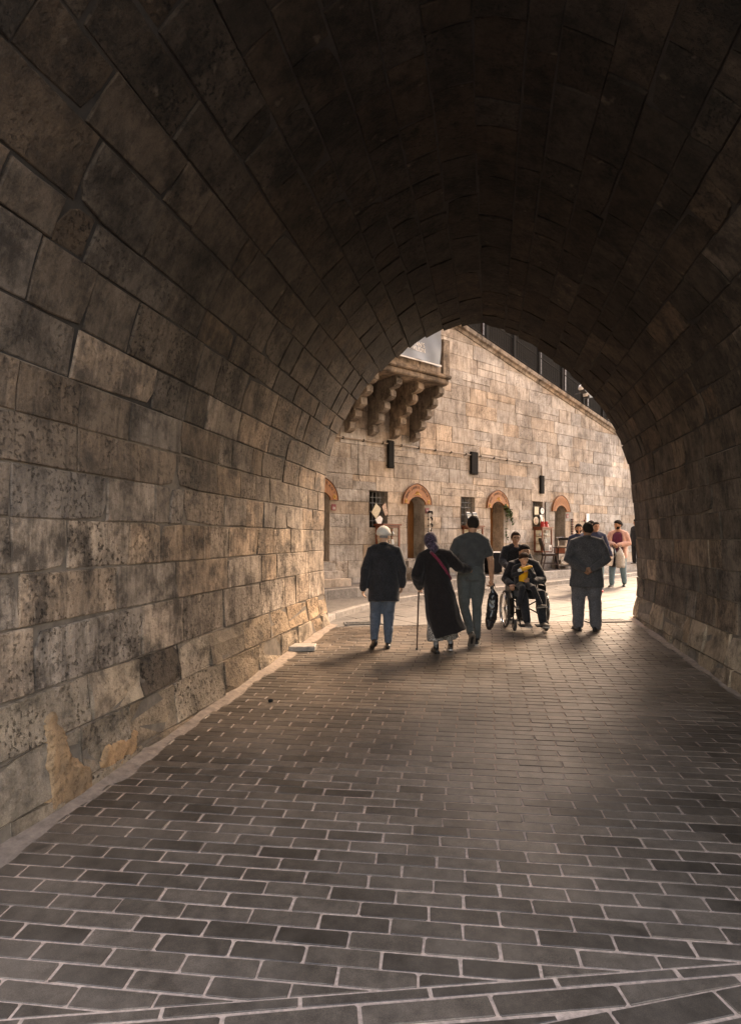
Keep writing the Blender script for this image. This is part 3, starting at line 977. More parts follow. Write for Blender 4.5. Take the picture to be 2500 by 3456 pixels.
SIGN_TXT = ['BERKANT', 'EBRU SANATI DÜNYASI', 'YAZI SANATI DÜNYASI', '']
SIGN_LAB = ['arched brown wooden sign half hidden behind the left passage wall',
            'arched orange brown sign with two gold rings over the door behind the headscarf',
            'arched orange brown sign over the door with the hanging ivy',
            'rightmost arched sign with fish scale carving over the open doorway beside the chair']
for di, d in enumerate(DOORS):
    hw, zs, rise = 0.305, 2.375, 0.205
    arc = arch_pts(d, hw, zs, rise)
    out = [(d - hw, 0.95)] + arc + [(d + hw, 0.95)]
    mb = MB()
    n = len(out)
    mb.add([(x, -0.012, z) for x, z in out] + [(x, 0.5, z) for x, z in out], [(i, i + n, i + n + 1, i + 1) for i in range(n - 1)])
    rev = mb.obj('door_reveal', M['stone_out'], wall_root, fix=False)
    MB().box((d, 0.25, 0.93), (0.66, 0.52, 0.05), bev=0.008).obj('threshold', M['stone_out'], wall_root)
    if di == 3:
        MB().add([(d - 0.32, 0.49, 0.9), (d + 0.32, 0.49, 0.9), (d + 0.32, 0.49, 2.7), (d - 0.32, 0.49, 2.7)], [(0, 1, 2, 3)])
        mb = MB(); mb.box((d, 1.0, 1.8), (1.4, 1.0, 2.0))
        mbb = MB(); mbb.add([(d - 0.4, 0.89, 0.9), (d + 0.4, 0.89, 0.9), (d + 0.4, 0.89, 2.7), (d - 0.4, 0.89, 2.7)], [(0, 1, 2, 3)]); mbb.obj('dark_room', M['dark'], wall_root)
        # open leaf folded back inside the doorway
        leaf_c, leaf_rot = (d - 0.27, 0.68, 1.75), Matrix.Rotation(R(80), 3, 'Z')
        MB().box(leaf_c, (0.5, 0.04, 1.6), leaf_rot).obj('door', M['wood_door'], wall_root)
    else:
        pl_ = MB(); pl_.extrude([(x, z) for x, z in out], 0.40, 0.45)
        leaf = pl_.obj('door', M['wood_door'], wall_root)
        for sx in (-0.15, 0.15):
            for (za, zb) in ((1.05, 1.5), (1.58, 1.82), (1.9, 2.32)):
                MB().box((d + sx, 0.392, (za + zb) / 2), (0.21, 0.03, zb - za), bev=0.01).obj('panel', M['wood_door'], leaf)
        MB().box((d, 0.385, 1.7), (0.016, 0.05, 1.5), bev=0.006).obj('centre_post', M['wood_door'], leaf)
        MB().ball((d - 0.04, 0.35, 1.72), 0.022).obj('handle', M['iron'], leaf)
    # stone steps down to the walkway
    wz = gz(wal(d, 0, 0).y) + 0.30
    nstep = 3
    for k in range(nstep):
        h0 = wz - 0.03; h1 = 0.905 - 0.0 - k * (0.905 - wz) / nstep
        dep = 0.12 + 0.2 * k
        wdt = 0.80 + 0.14 * k
        MB().box((d, -dep / 2 - 0.02 + 0.0005 * k, (h0 + h1) / 2), (wdt + 0.001 * k, dep, h1 - h0), bev=0.012).obj('step', M['stone_out'], wall_root)
    # arched sign board
    sroot = thing('arched_sign', SIGN_LAB[di], 'sign', tuple(wal(d, 0.02, 2.375)), WA, group='arched signs over the doors')
    outer = arch_pts(0, 0.52, 0.0, 0.54, 22, 0.95)
    inner = arch_pts(0, 0.303, 0.0, 0.203, 22)
    mb = MB()
    n = len(outer)
    vv = [(x, -0.045, z) for x, z in outer] + [(x, -0.045, z) for x, z in inner] + [(x, 0.0, z) for x, z in outer] + [(x, 0.0, z) for x, z in inner]
    ff = []
    for i in range(n - 1):
        ff += [(i, i + 1, n + i + 1, n + i), (2 * n + i, 3 * n + i, 3 * n + i + 1, 2 * n + i + 1), (i, 2 * n + i, 2 * n + i + 1, i + 1), (n + i, n + i + 1, 3 * n + i + 1, 3 * n + i)]
    ff += [(0, n, 3 * n, 2 * n), (n - 1, 3 * n - 1, 4 * n - 1, 2 * n - 1)]
    mb.add(vv, ff)
    mb.obj('board', M['sign'], sroot)
    rim = MB()
    rim.tube([(x, -0.045, z) for x, z in outer], 0.012, 6); rim.obj('rim', M['sign_letter'], sroot)
    txt = SIGN_TXT[di]
    if txt:
        L = len(txt)
        for i, chx in enumerate(txt):
            if chx == ' ': continue
            a = R(162) - R(144) * (i + 0.5) / L
            if di == 0: a = R(110) - R(95) * (i + 0.5) / L
            rr = 0.385
            cxp, czp = 0.395 * math.cos(a), 0.02 + 0.385 * math.sin(a)
            vv, ff = text_mesh(chx, 0.105)
            mb = MB()
            t = a - math.pi / 2
            ct, s_ = math.cos(t), math.sin(t)
            mb.add([(cxp + (v.x * ct - v.y * s_) * 0.8, -0.048 - v.z, czp + v.x * s_ + v.y * ct) for v in vv], ff)
            mb.obj('letter', M['sign_letter'], sroot)
        for sx in (-0.41, 0.41):
            ring = [(sx + 0.028 * math.cos(k * math.pi / 3), -0.052, 0.075 + 0.045 * math.sin(k * math.pi / 3 + 0.0)) for k in range(6)]
            MB().tube(ring, 0.010, 6, closed=True).obj('gold_ring', M['gold'], sroot)
        mb = MB()
        for sx in (-1, 1):
            mb.tube([(sx * 0.02, -0.052, 0.24), (sx * 0.05, -0.052, 0.31), (sx * 0.02, -0.052, 0.33), (sx * 0.01, -0.052, 0.29), (sx * 0.07, -0.052, 0.25), (sx * 0.13, -0.052, 0.235)], 0.008, 5)
        mb.obj('scroll_ornament', M['gold'], sroot)
    else:
        for k in range(4):
            r0 = 0.36 + 0.05 * k
            m = 11 + 2 * k
            for i in range(m):
                a = R(172) - R(164) * (i + 0.5 * (k % 2)) / (m - 1)
                cxp, czp = r0 * math.cos(a), max(0.02, (r0 * 0.92 - 0.04) * math.sin(a))
                MB().ball((cxp, -0.047, czp), (0.024, 0.010, 0.022), 8, 6).obj('carved_scale', M['sign'], sroot)

for wi, (a, c) in enumerate(WINS):
    mb = MB()
    out = [(a, 1.75), (a, 2.66), (c, 2.66), (c, 1.75)]
    n = 4
    mb.add([(x, -0.012, z) for x, z in out] + [(x, 0.42, z) for x, z in out], [(i, i + n, (i + 1) % n + n, (i + 1) % n) for i in range(n)])
    win = mb.obj('window', M['stone_out'], wall_root, fix=False)
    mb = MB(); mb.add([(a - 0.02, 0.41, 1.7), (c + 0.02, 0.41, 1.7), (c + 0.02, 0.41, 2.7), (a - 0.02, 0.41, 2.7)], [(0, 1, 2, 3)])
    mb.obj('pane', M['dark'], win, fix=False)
    for k in range(5):
        s = a + (c - a) * (k + 0.5) / 5
        MB().tube([(s, 0.09, 1.76), (s, 0.09, 2.65)], 0.009, 6).obj('bar', M['iron_grey'], win)
    for z in (1.92, 2.15, 2.36, 2.5):
        MB().tube([(a, 0.085, z), (c, 0.085, z)], 0.009, 6).obj('bar', M['iron_grey'], win)

# conduit, wall boxes, hanging wire
cd = thing('wall_conduit', 'thin pale conduit pipe running level across the street wall', 'pipe', tuple(WO), WA)
MB().tube([(-4.0, -0.045, 3.855), (3.0, -0.045, 3.86), (7.02, -0.045, 3.85), (7.12, -0.045, 3.80), (7.13, -0.045, 3.48)], 0.018, 8).obj('pipe', M['pipe'], cd)
for s in [-1.5 + 0.62 * k for k in range(14)]:
    MB().box((s, -0.04, 3.855), (0.016, 0.075, 0.06)).obj('clip', M['iron'], cd)
for (sc_, z0, z1, w, lab) in ((0.62, 3.25, 3.94, 0.20, 'tall black box on the street wall below the balcony brackets'),
                              (3.81, 3.31, 3.95, 0.30, 'wide black box hung from the conduit in the middle of the street wall'),
                              (7.13, 2.92, 3.50, 0.20, 'narrow black box at the end of the conduit above the right window')):
    bx = thing('wall_box', lab, 'electrical box', tuple(wal(sc_, 0.0, z0)), WA, 'black boxes on the street wall')
    h = z1 - z0
    MB().box((0, -0.045, h / 2), (w, 0.06, h), bev=0.006).obj('case', M['iron'], bx)
    MB().box((0, -0.079, h / 2), (w - 0.03, 0.012, h - 0.03), bev=0.003).obj('lid', M['iron'], bx)
    for sx in (-1, 1):
        for zz in (0.06, h - 0.06): MB().box((sx * (w / 2 + 0.012), -0.04, zz), (0.03, 0.03, 0.035)).obj('hinge', M['iron'], bx)
wire = thing('hanging_wire', 'loose dark wire dangling down the street wall left of the first window', 'wire', tuple(wal(-0.42, 0.02, 2.86)), WA)
MB().tube([(0.06, -0.03, 0), (0.02, -0.02, 0.08), (0, -0.02, 0.3), (0.01, -0.02, 0.7), (0, -0.03, 0.98)], 0.007, 5).obj('cable', M['iron'], wire)

# number plates
for (s, z, lab) in ((DOORS[0] + 0.42, 2.21, 'small red number plate beside the leftmost door'), (DOORS[1] + 0.40, 2.22, 'small red number plate right of the door behind the headscarf'), (DOORS[3] + 0.42, 2.24, 'small red number plate right of the open doorway')):
    pr_ = thing('number_plate', lab, 'number plate', tuple(wal(s, 0.012, z)), WA, 'red number plates')
    MB().box((0, -0.008, 0), (0.13, 0.012, 0.15), bev=0.003).obj('plate', M['plate_red'], pr_)
    mb = MB(); flat_text(mb, {DOORS[0]: '32', DOORS[1]: '31'}.get(s - 0.42, '31'), 0.08, (0, -0.018, -0.045)); mb.obj('lettering', M['white'], pr_)

# ---- balcony on stepped brackets
bal = thing('balcony', 'stone balcony carried by four stepped scroll brackets high on the street wall', 'balcony', tuple(WO), WA)
def corbel(s):
    top, low_ = [], []
    n = 5
    pts = [(0.03, 3.98)]
    for k in range(n):
        d0 = 0.02 + 0.205 * k
        z0 = 4.0 + 0.25 * k
        pts += [(-(d0 + 0.02), z0), (-(d0 + 0.10), z0 + 0.008), (-(d0 + 0.165), z0 + 0.035), (-(d0 + 0.185), z0 + 0.06), (-(d0 + 0.21), z0 + 0.065), (-(d0 + 0.21), z0 + 0.20), (-(d0 + 0.165), z0 + 0.212), (-(d0 + 0.165), z0 + 0.247)]
    pts += [(-1.14, 5.25), (0.03, 5.25)]
    mb = MB()
    m = len(pts)
    w = 0.09
    mb.add([(s - w, y, z) for y, z in pts] + [(s + w, y, z) for y, z in pts], [tuple(range(m)), tuple(range(2 * m - 1, m - 1, -1))] + [(i, i + m, (i + 1) % m + m, (i + 1) % m) for i in range(m)])
    return mb
for s in (-1.43, -0.72, -0.01, 0.70, 1.41): corbel(s).obj('bracket', M['stone_dirty'], bal)
MB().box((-0.9, -0.60, 5.32), (4.8, 1.22, 0.13), bev=0.02).obj('slab', M['stone_dirty'], bal)
MB().box((-0.92, -0.62, 5.435), (4.95, 1.28, 0.09), bev=0.02).obj('cornice', M['stone_dirty'], bal)
MB().box((-0.95, -1.13, 5.60), (4.4, 0.12, 0.24), bev=0.01).obj('parapet', M['stone_dirty'], bal)
MB().box((1.44, -1.06, 5.92), (0.24, 0.26, 0.88), bev=0.012).obj('pilaster', M['stone_dirty'], bal)
MB().box((1.50, -0.50, 5.86), (0.1, 0.86, 0.76), bev=0.012).obj('end_parapet', M['stone_dirty'], bal)
MB().box((1.25, -1.16, 6.0), (0.016, 0.016, 1.1)).obj('railing_post', M['iron'], bal)
for k in range(10): MB().box((-2.9 + 0.42 * k, -1.10, 6.05), (0.03, 0.03, 0.7)).obj('railing_post', M['iron'], bal)
MB().box((-0.9, -1.10, 6.42), (4.4, 0.05, 0.05)).obj('railing_top', M['iron'], bal)
# banner tied in front of the railing
bn = thing('banner', 'grey blue banner with gold emblem and white lettering on the balcony', 'banner', tuple(wal(-0.5, 1.22, 5.62)), WA)
mb = MB()
nx, nz = 40, 14
bw, bh = 3.3, 1.15
def bfold(x, z): return -0.05 * math.sin(x * 3.1 + z * 2.2) * 0.6 - 0.03 * math.sin(z * 6 - x * 4.5) - 0.015 * math.sin(x * 9 + z * 5)
vv = []
for side_ in (0, 0.004):
    for j in range(nz + 1):
        for i in range(nx + 1):
            x = -bw / 2 + bw * i / nx; z = bh * j / nz
            vv.append((x, -0.05 + bfold(x, z) + side_, z + 0.03 * math.sin(x * 2) * (1 if j == 0 else 0.4)))
ff = []
o2 = (nx + 1) * (nz + 1)
for j in range(nz):
    for i in range(nx):
        a = j * (nx + 1) + i
        ff.append((a, a + 1, a + nx + 2, a + nx + 1)); ff.append((o2 + a, o2 + a + nx + 1, o2 + a + nx + 2, o2 + a + 1))
mb.add(vv, ff)
mb.obj('sheet', M['banner'], bn, smooth=True, fix=False)
mb = MB()
MB().box((0, -0.075, 0.012), (3.3, 0.012, 0.03)).obj('white_hem', M['white'], bn)
for t, sz, x, z in (("SULTAN'S", 0.16, 0.84, 0.36), ('PAVILION', 0.16, 0.84, 0.23)):
    vv, ff = text_mesh(t, sz)
    mb.add([(x + v.x * 0.85, -0.062 + bfold(x + v.x * 0.85, z + v.y) - v.z, z + v.y) for v in vv], ff)
mb.obj('lettering', M['white'], bn)
mb = MB()
for k in range(9):
    a = R(200 + 140 * k / 8) if k < 0 else R(360 * k / 9)
    mb.ball((0.42 + 0.07 * math.cos(a), -0.10, 0.42 + 0.09 * math.sin(a)), (0.045, 0.012, 0.06), 8, 6)
mb.ball((0.42, -0.105, 0.42), (0.06, 0.012, 0.08), 10, 8)
mb.obj('emblem', M['gold'], bn)

# flood lamps fixed to a fence post
fpz = top_z(9.25) + 0.50
fp = thing('flood_lamp', 'pair of white hooded flood lamps fixed high near the right of the arch', 'lamp', tuple(wal(9.25, 0.0, fpz)), WA)
MB().tube([(0, 0.08, 0), (0, -0.18, 0.02), (-0.1, -0.26, 0.06)], 0.02, 8).obj('arm', M['iron_grey'], fp)
for (x, z, an) in ((-0.2, 0.10, 25), (0.1, -0.06, -10)):
    ro = Matrix.Rotation(R(an), 3, 'Y')
    hd = MB(); hd.box((x, -0.34, z), (0.26, 0.22, 0.20), ro, bev=0.04); h_ = hd.obj('lamp_head', M['white'], fp, smooth=True)
    MB().box((x + 0.02, -0.36, z - 0.075), (0.2, 0.20, 0.10), ro).obj('lamp_glass', M['vinyl'], h_)

# ---- loose things along the wall
def cabinet(s, lab, items):
    c = thing('display_cabinet', lab, 'cabinet', tuple(wal(s, 0.0, 1.04)), WA, 'wooden display cabinets under the windows')
    w, dp, h = 0.54, 0.30, 0.76
    for sx in (-1, 1):
        for y in (-0.03, -dp): MB().box((sx * (w / 2 - 0.02), y, h / 2), (0.04, 0.04, h)).obj('post', M['wood_red'], c)
    MB().box((0, -dp / 2 - 0.015, 0.02), (w - 0.002, dp, 0.04), bev=0.004).obj('bottom', M['wood_red'], c)
    MB().box((0, -dp / 2 - 0.015, h + 0.022), (w + 0.08, dp + 0.08, 0.045), bev=0.012).obj('top', M['wood_red'], c)
    MB().box((0, -dp / 2 - 0.015, h - 0.03), (w - 0.01, dp - 0.01, 0.05)).obj('frieze', M['wood_red'], c)
    MB().box((0, -0.022, h / 2), (w - 0.05, 0.012, h - 0.1)).obj('back', M['tile_a'], c)
    MB().box((0, -dp + 0.002, h / 2), (w - 0.082, 0.006, h - 0.12)).obj('pane', M['glass'], c)
    for z in (0.27, 0.5): MB().box((0, -dp / 2 - 0.02, z), (w - 0.09, dp - 0.08, 0.012)).obj('shelf', M['wood_red'], c)
    if items:
        for k, x in enumerate((-0.15, -0.04, 0.08, 0.17)):
            MB().box((x, -0.14, 0.34 + 0.02 * (k % 2)), (0.07, 0.04, 0.12), Matrix.Rotation(R(-12), 3, 'X')).obj('card', M['white' if k % 2 else 'tile_b'], c)
            MB().tube([(x, -0.15, 0.51), (x, -0.15, 0.56), (x, -0.15, 0.62)], [0.03, 0.04, 0.015], 10).obj('vase', M['silver'], c)
    return c
cabinet(0.42, 'red brown wooden display cabinet behind the grey cap', True)
cabinet(3.62, 'wooden display cabinet mostly hidden behind the man in the grey T-shirt', False)
c3 = cabinet(7.02, 'glazed red wooden display cabinet beside the dark chair', True)
MB().box((0.15, -0.325, 0.13), (0.15, 0.006, 0.2)).obj('white_card', M['white'], c3)
MB().box((0.15, -0.331, 0.12), (0.07, 0.004, 0.08)).obj('card_print', M['tile_b'], c3)

# hanging tiles and fan in the first window
def hang(lab, s, z, poly, mat, d=0.05, name='hanging_tile', bend=0.0):
    t = thing(name, lab, 'tile', tuple(wal(s, d, z)), WA, 'tiles hanging in the first window')
    mb = MB(); mb.extrude(poly, -0.008, 0.008); mb.obj('face', mat, t)
    MB().tube([(poly[0][0], 0, poly[0][1]), (poly[0][0] * 0.3, 0.0, poly[0][1] + 0.09)], 0.004, 5).obj('string', M['iron_grey'], t)
hang('cream diamond shaped tile hanging in the left window grille', 0.15, 2.15, [(-0.02, 0.2), (-0.16, -0.03), (0.0, -0.2), (0.14, 0.07)], M['tile_a'])
hang('brown patterned cloth square hanging at the right of the left window', 0.42, 2.2, [(0.02, 0.18), (-0.1, 0.08), (0.02, -0.16), (0.1, -0.1)], M['tile_b'])
hang('white fan shaped ornament standing low in the left window', 0.23, 1.93, [(0.03, 0.12), (-0.12, 0.02), (-0.02, -0.11), (0.06, -0.11), (0.12, 0.05)], M['white'])

# jewellery stands on the second cabinet
for k, (ds, lab) in enumerate(((-0.14, 'black jewellery stand with rows of silver left of the T-shirt man\'s head'), (0.12, 'second black jewellery stand with rows of silver behind the T-shirt man\'s head'))):
    j = thing('jewellery_stand', lab, 'jewellery stand', tuple(wal(3.62 + ds, 0.17, 1.847)), WA, 'jewellery stands on the cabinet')
    ro = Matrix.Rotation(R(-16), 3, 'X')
    MB().box((0, 0, 0.18), (0.19, 0.015, 0.36), ro).obj('board', M['vinyl'], j)
    MB().box((0, 0.06, 0.35), (0.16, 0.02, 0.06), ro, bev=0.008).obj('bust', M['white'], j)
    for r in range(5):
        mb = MB()
        for c_ in range(5): mb.box((-0.07 + 0.035 * c_, -0.045 + 0.018 * r, 0.07 + 0.055 * r), (0.016, 0.01, 0.035))
        mb.obj('silver_row', M['silver'], j)

# things on the third cabinet
def top_item(name, lab, cat, s, z, d): return thing(name, lab, cat, tuple(wal(s, d, z)), WA)
for k, (ds, dd) in enumerate(((-0.08, 0.2), (0.08, 0.22), (0.19, 0.16))):
    o = top_item('red_fez', ['left of the three red felt caps on the glazed cabinet', 'middle of the three red felt caps on the glazed cabinet', 'right of the three red felt caps on the glazed cabinet'][k], 'hat', 7.02 + ds, 1.847, dd)
    o['group'] = 'red felt caps on the glazed cabinet'
    MB().tube([(0, 0, 0), (0, 0, 0.17)], [0.075, 0.055], 16).obj('crown', M['red_glass'], o)
    MB().tube([(0, 0, 0.17), (0.0, -0.04, 0.172), (0, -0.075, 0.1)], 0.006, 5).obj('tassel', M['iron'], o)
o = top_item('framed_print', 'grey square framed print hanging in the right window grille', 'picture', 6.82, 2.3, 0.02)
MB().box((0, -0.02, 0.06), (0.26, 0.03, 0.28)).obj('frame', M['wood_dark'], o)
MB().box((0, -0.038, 0.06), (0.22, 0.012, 0.24)).obj('print', M['tile_a'], o)
o = top_item('wall_clock', 'small round white faced clock hanging in the right window', 'clock', 7.08, 2.36, 0.05)
MB().disc((0, -0.02, 0), 0.13, 0.04, 'y').obj('case', M['iron'], o)
MB().disc((0, -0.043, 0), 0.10, 0.008, 'y').obj('dial', M['white'], o)
MB().box((0, -0.05, 0.025), (0.008, 0.006, 0.06)).obj('hand', M['iron'], o)
MB().box((0.02, -0.05, 0.0), (0.05, 0.006, 0.008)).obj('hand', M['iron'], o)
for k, ds in enumerate((-0.14, 0.2)):
    o = top_item('round_plate', ['left round pale plate standing in the right window', 'right round pale plate standing in the right window'][k], 'plate', 6.95 + ds, 2.04, 0.03)
    MB().disc((0, -0.01, 0), 0.13, 0.02, 'y').obj('rim', M['tile_a'], o)
    MB().disc((0, -0.022, 0), 0.085, 0.012, 'y').obj('centre', M['tile_b'], o)
o = top_item('white_pennant', 'white tapering pennant hanging in the right window above the red caps', 'pennant', 7.0, 1.95, 0.10)
mb = MB(); mb.extrude([(-0.09, 0.28), (0.06, 0.29), (0.1, -0.03)], -0.004, 0.004); mb.obj('cloth', M['white'], o)
o = top_item('bead_rack', 'tall narrow dark rack of silver beads right of the right window', 'rack', 7.43, 1.65, 0.02)
MB().box((0, -0.015, 0.5), (0.17, 0.02, 1.0)).obj('board', M['wood_dark'], o)
for c_ in range(2):
    mb = MB()
    for k in range(24): mb.ball((-0.035 + 0.07 * c_, -0.016, 0.03 + 0.04 * k), (0.022, 0.012, 0.013), 8, 6)
    mb.obj('bead_string', M['silver'], o)

# ornaments beside the second door
o = top_item('hanging_ornaments', 'dangling dark and silver wind chime ornaments right of the brown door', 'ornament', DOORS[1] + 0.45, 1.45, 0.06)
MB().tube([(-0.1, 0, 0.70), (-0.05, -0.03, 0.74), (0.05, -0.03, 0.74), (0.12, 0, 0.68)], [0.01, 0.03, 0.03, 0.008], 8).obj('hook', M['iron'], o)
for k, (x, z0) in enumerate(((-0.05, 0.1), (0.0, 0.0), (0.05, 0.15), (0.1, 0.28))):
    mb = MB()
    mb.tube([(x, 0, z0), (x, 0, 0.70)], 0.005, 5)
    for q in range(3): mb.ball((x, 0, z0 + 0.1 + 0.17 * q), (0.022, 0.018, 0.05 if k % 2 else 0.03), 8, 6)
    mb.obj('string', M['silver' if k in (1,) else 'iron'], o)

# ivy by the third door
ivy = top_item('trailing_ivy', 'green trailing ivy hanging beside the third arched door', 'plant', DOORS[2] + 0.30, 1.4, 0.03)
rng = random.Random(3)
strands = [[(0.0, -0.02, 1.08), (0.10, -0.08, 0.98), (0.22, -0.06, 0.80), (0.30, -0.05, 0.62), (0.36, -0.05, 0.48)],
           [(0.02, -0.03, 1.10), (0.06, -0.06, 0.9), (0.07, -0.05, 0.6), (0.05, -0.05, 0.3), (0.07, -0.05, 0.05)],
           [(0.02, -0.02, 1.06), (0.16, -0.10, 0.9), (0.26, -0.09, 0.74)],
           [(0.0, -0.02, 1.04), (0.10, -0.07, 0.86), (0.15, -0.06, 0.7)]]
for si, sp in enumerate(strands):
    cv = [p for p in catmull([(a, c) for a, _, c in sp], 8)]
    ycv = [sp[min(i // 8, len(sp) - 1)][1] for i in range(len(cv))]
    MB().tube([(p.x, y, p.y) for p, y in zip(cv, ycv)], 0.006, 5).obj('stem', M['stem'], ivy)
    mb = MB()
    dens = [3, 1, 3, 3][si]
    for i, (p, y) in enumerate(zip(cv, ycv)):
        for q in range(dens if i < len(cv) * 0.75 else 1):
            c_ = Vector((p.x + rng.uniform(-0.05, 0.05) * (1 if si != 1 else 0.5), y + rng.uniform(-0.05, 0.03), p.y + rng.uniform(-0.04, 0.04)))
            ro = Matrix.Rotation(rng.uniform(0, 6.28), 3, 'Z') @ Matrix.Rotation(rng.uniform(-1.0, 1.0), 3, 'X') @ Matrix.Rotation(rng.uniform(0, 6.28), 3, 'Y')
            sz = rng.uniform(0.026, 0.042)
            lf = [(0, 0.004, 1), (0.7, -0.2, 0.35), (0.5, -0.1, -0.7), (0, 0.15, -0.45), (-0.5, -0.1, -0.7), (-0.7, -0.2, 0.35), (0, 0.12, 0.1)]
            mb.add([c_ + ro @ (Vector(k) * sz) for k in lf], [(0, 1, 6), (1, 2, 6), (2, 3, 6), (3, 4, 6), (4, 5, 6), (5, 0, 6)])
    mb.obj('leaf', M['leaf'], ivy, fix=False, kind='stuff')

# covered stand before the third door
sx, sy = 3.46, 16.95
o = thing('covered_stand', 'small stand draped in black cloth with a white top, before the ivy door', 'stand', (sx, sy, gz(sy) + 0.30), WA)
M['black_cloth'] = plain('black cloth', (0.006, 0.006, 0.007), 0.95, spec=0.05)
mb = MB()
n = 40
vv, ff = [], []
for j, (zz, hw_, hd_) in enumerate(((0.05, 0.30, 0.2), (0.25, 0.28, 0.19), (0.5, 0.25, 0.17), (0.6, 0.24, 0.16))):
    for i in range(n):
        a = 2 * math.pi * i / n
        c_, s_ = math.cos(a), math.sin(a)
        e = 0.35
        x = hw_ * (abs(c_) ** e) * (1 if c_ > 0 else -1); y = hd_ * (abs(s_) ** e) * (1 if s_ > 0 else -1)
        k = 1 + 0.05 * math.sin(a * 9) * (1 - zz / 0.6)
        vv.append((x * k, y * k, zz))
for j in range(3):
    for i in range(n): ff.append((j * n + i, j * n + (i + 1) % n, (j + 1) * n + (i + 1) % n, (j + 1) * n + i))
mb.add(vv, ff)
mb.obj('drape', M['black_cloth'], o, smooth=True, fix=True)
MB().box((0, 0, 0.62), (0.5, 0.34, 0.03), bev=0.006).obj('top', M['white'], o)
for a_ in (-1, 1):
    for b_ in (-1, 1): MB().box((a_ * 0.2, b_ * 0.13, 0.3), (0.03, 0.03, 0.6)).obj('leg', M['iron'], o)

# chair
cx_, cy_ = 5.62, 18.62
ch = thing('wooden_chair', 'dark wooden chair with upholstered back on the walkway beside the glazed cabinet', 'chair', (cx_, cy_, gz(cy_) + 0.302), R(-92))
MB().box((0, 0, 0.45), (0.42, 0.40, 0.045), bev=0.012).obj('seat', M['wood_dark'], ch)
MB().box((0, 0.0, 0.478), (0.37, 0.35, 0.03), bev=0.012).obj('cushion', M['vinyl'], ch)
for a_ in (-1, 1):
    MB().tube([(a_ * 0.17, 0.16, 0.44), (a_ * 0.20, 0.24, 0.0)], [0.022, 0.017], 8).obj('leg', M['wood_dark'], ch)
    MB().tube([(a_ * 0.17, -0.17, 0.44), (a_ * 0.20, -0.26, 0.0)], [0.022, 0.017], 8).obj('leg', M['wood_dark'], ch)
    MB().tube([(a_ * 0.18, -0.18, 0.44), (a_ * 0.18, -0.23, 0.72), (a_ * 0.17, -0.30, 0.98)], [0.02, 0.02, 0.017], 8).obj('back_post', M['wood_dark'], ch)
    MB().tube([(a_ * 0.185, 0.20, 0.2), (a_ * 0.185, -0.21, 0.2)], 0.012, 6).obj('stretcher', M['wood_dark'], ch)
MB().tube([(-0.19, 0.2, 0.16), (0.19, 0.2, 0.16)], 0.012, 6).obj('stretcher', M['wood_dark'], ch)
MB().box((0, -0.24, 0.77), (0.31, 0.03, 0.36), Matrix.Rotation(R(14), 3, 'X'), bev=0.012).obj('back_panel', M['vinyl'], ch)
MB().box((0, -0.29, 0.965), (0.34, 0.03, 0.05), Matrix.Rotation(R(14), 3, 'X'), bev=0.01).obj('back_rail', M['wood_dark'], ch)

# sewing machine stand with brass ware
sm_ = (6.05, 18.95)
sw = thing('sewing_stand', 'old treadle sewing machine table with dark wooden drawers beside the chair', 'table', (sm_[0], sm_[1], gz(sm_[1]) + 0.302), R(-6))
MB().box((0.15, 0, 0.68), (0.66, 0.40, 0.035), bev=0.006).obj('table_top', M['wood_dark'], sw)
MB().box((-0.02, 0, 0.58), (0.28, 0.36, 0.17), bev=0.006).obj('drawer', M['wood_red'], sw)
for a_ in (-0.1, 0.4):
    MB().box((a_, 0, 0.33), (0.05, 0.36, 0.66)).obj('side_frame', M['iron'], sw)
    for b_ in (-1, 1): MB().disc((a_, b_ * 0.14, 0.02), 0.022, 0.03, 'x').obj('caster', M['iron'], sw)
mb = MB()
mb.tube([(0.15 + 0.15 * math.cos(k / 20 * 6.283), -0.12, 0.3 + 0.15 * math.sin(k / 20 * 6.283)) for k in range(20)], 0.014, 6, closed=True)
for k in range(3):
    a = R(60 * k); mb.tube([(0.15 - 0.15 * math.cos(a), -0.12, 0.3 - 0.15 * math.sin(a)), (0.15 + 0.15 * math.cos(a), -0.12, 0.3 + 0.15 * math.sin(a))], 0.008, 5)
mb.obj('flywheel', M['silver'], sw)
MB().box((0.15, -0.05, 0.12), (0.42, 0.22, 0.02), Matrix.Rotation(R(12), 3, 'X')).obj('treadle', M['iron_grey'], sw)
sv = thing('sewing_machine', 'old sewing machine with metal fittings on the treadle table', 'sewing machine', (sm_[0], sm_[1], gz(sm_[1]) + 0.302 + 0.6985), R(-6))
MB().box((0.12, 0, 0.02), (0.40, 0.18, 0.04), bev=0.01).obj('bed', M['silver'], sv)
MB().tube([(0.28, 0, 0.04), (0.28, 0, 0.2), (0.24, 0, 0.26), (0.0, 0, 0.26), (-0.05, 0, 0.22)], [0.05, 0.045, 0.045, 0.04, 0.035], 10).obj('arm', M['iron'], sv)
MB().disc((0.36, 0, 0.22), 0.07, 0.025, 'x').obj('hand_wheel', M['chrome'], sv)
MB().tube([(-0.05, 0, 0.24), (-0.05, 0, 0.05)], 0.015, 8).obj('needle_bar', M['chrome'], sv)
MB().tube([(-0.12, 0, 0.3), (0.1, 0, 0.31)], 0.008, 6).obj('thread_guide', M['chrome'], sv)

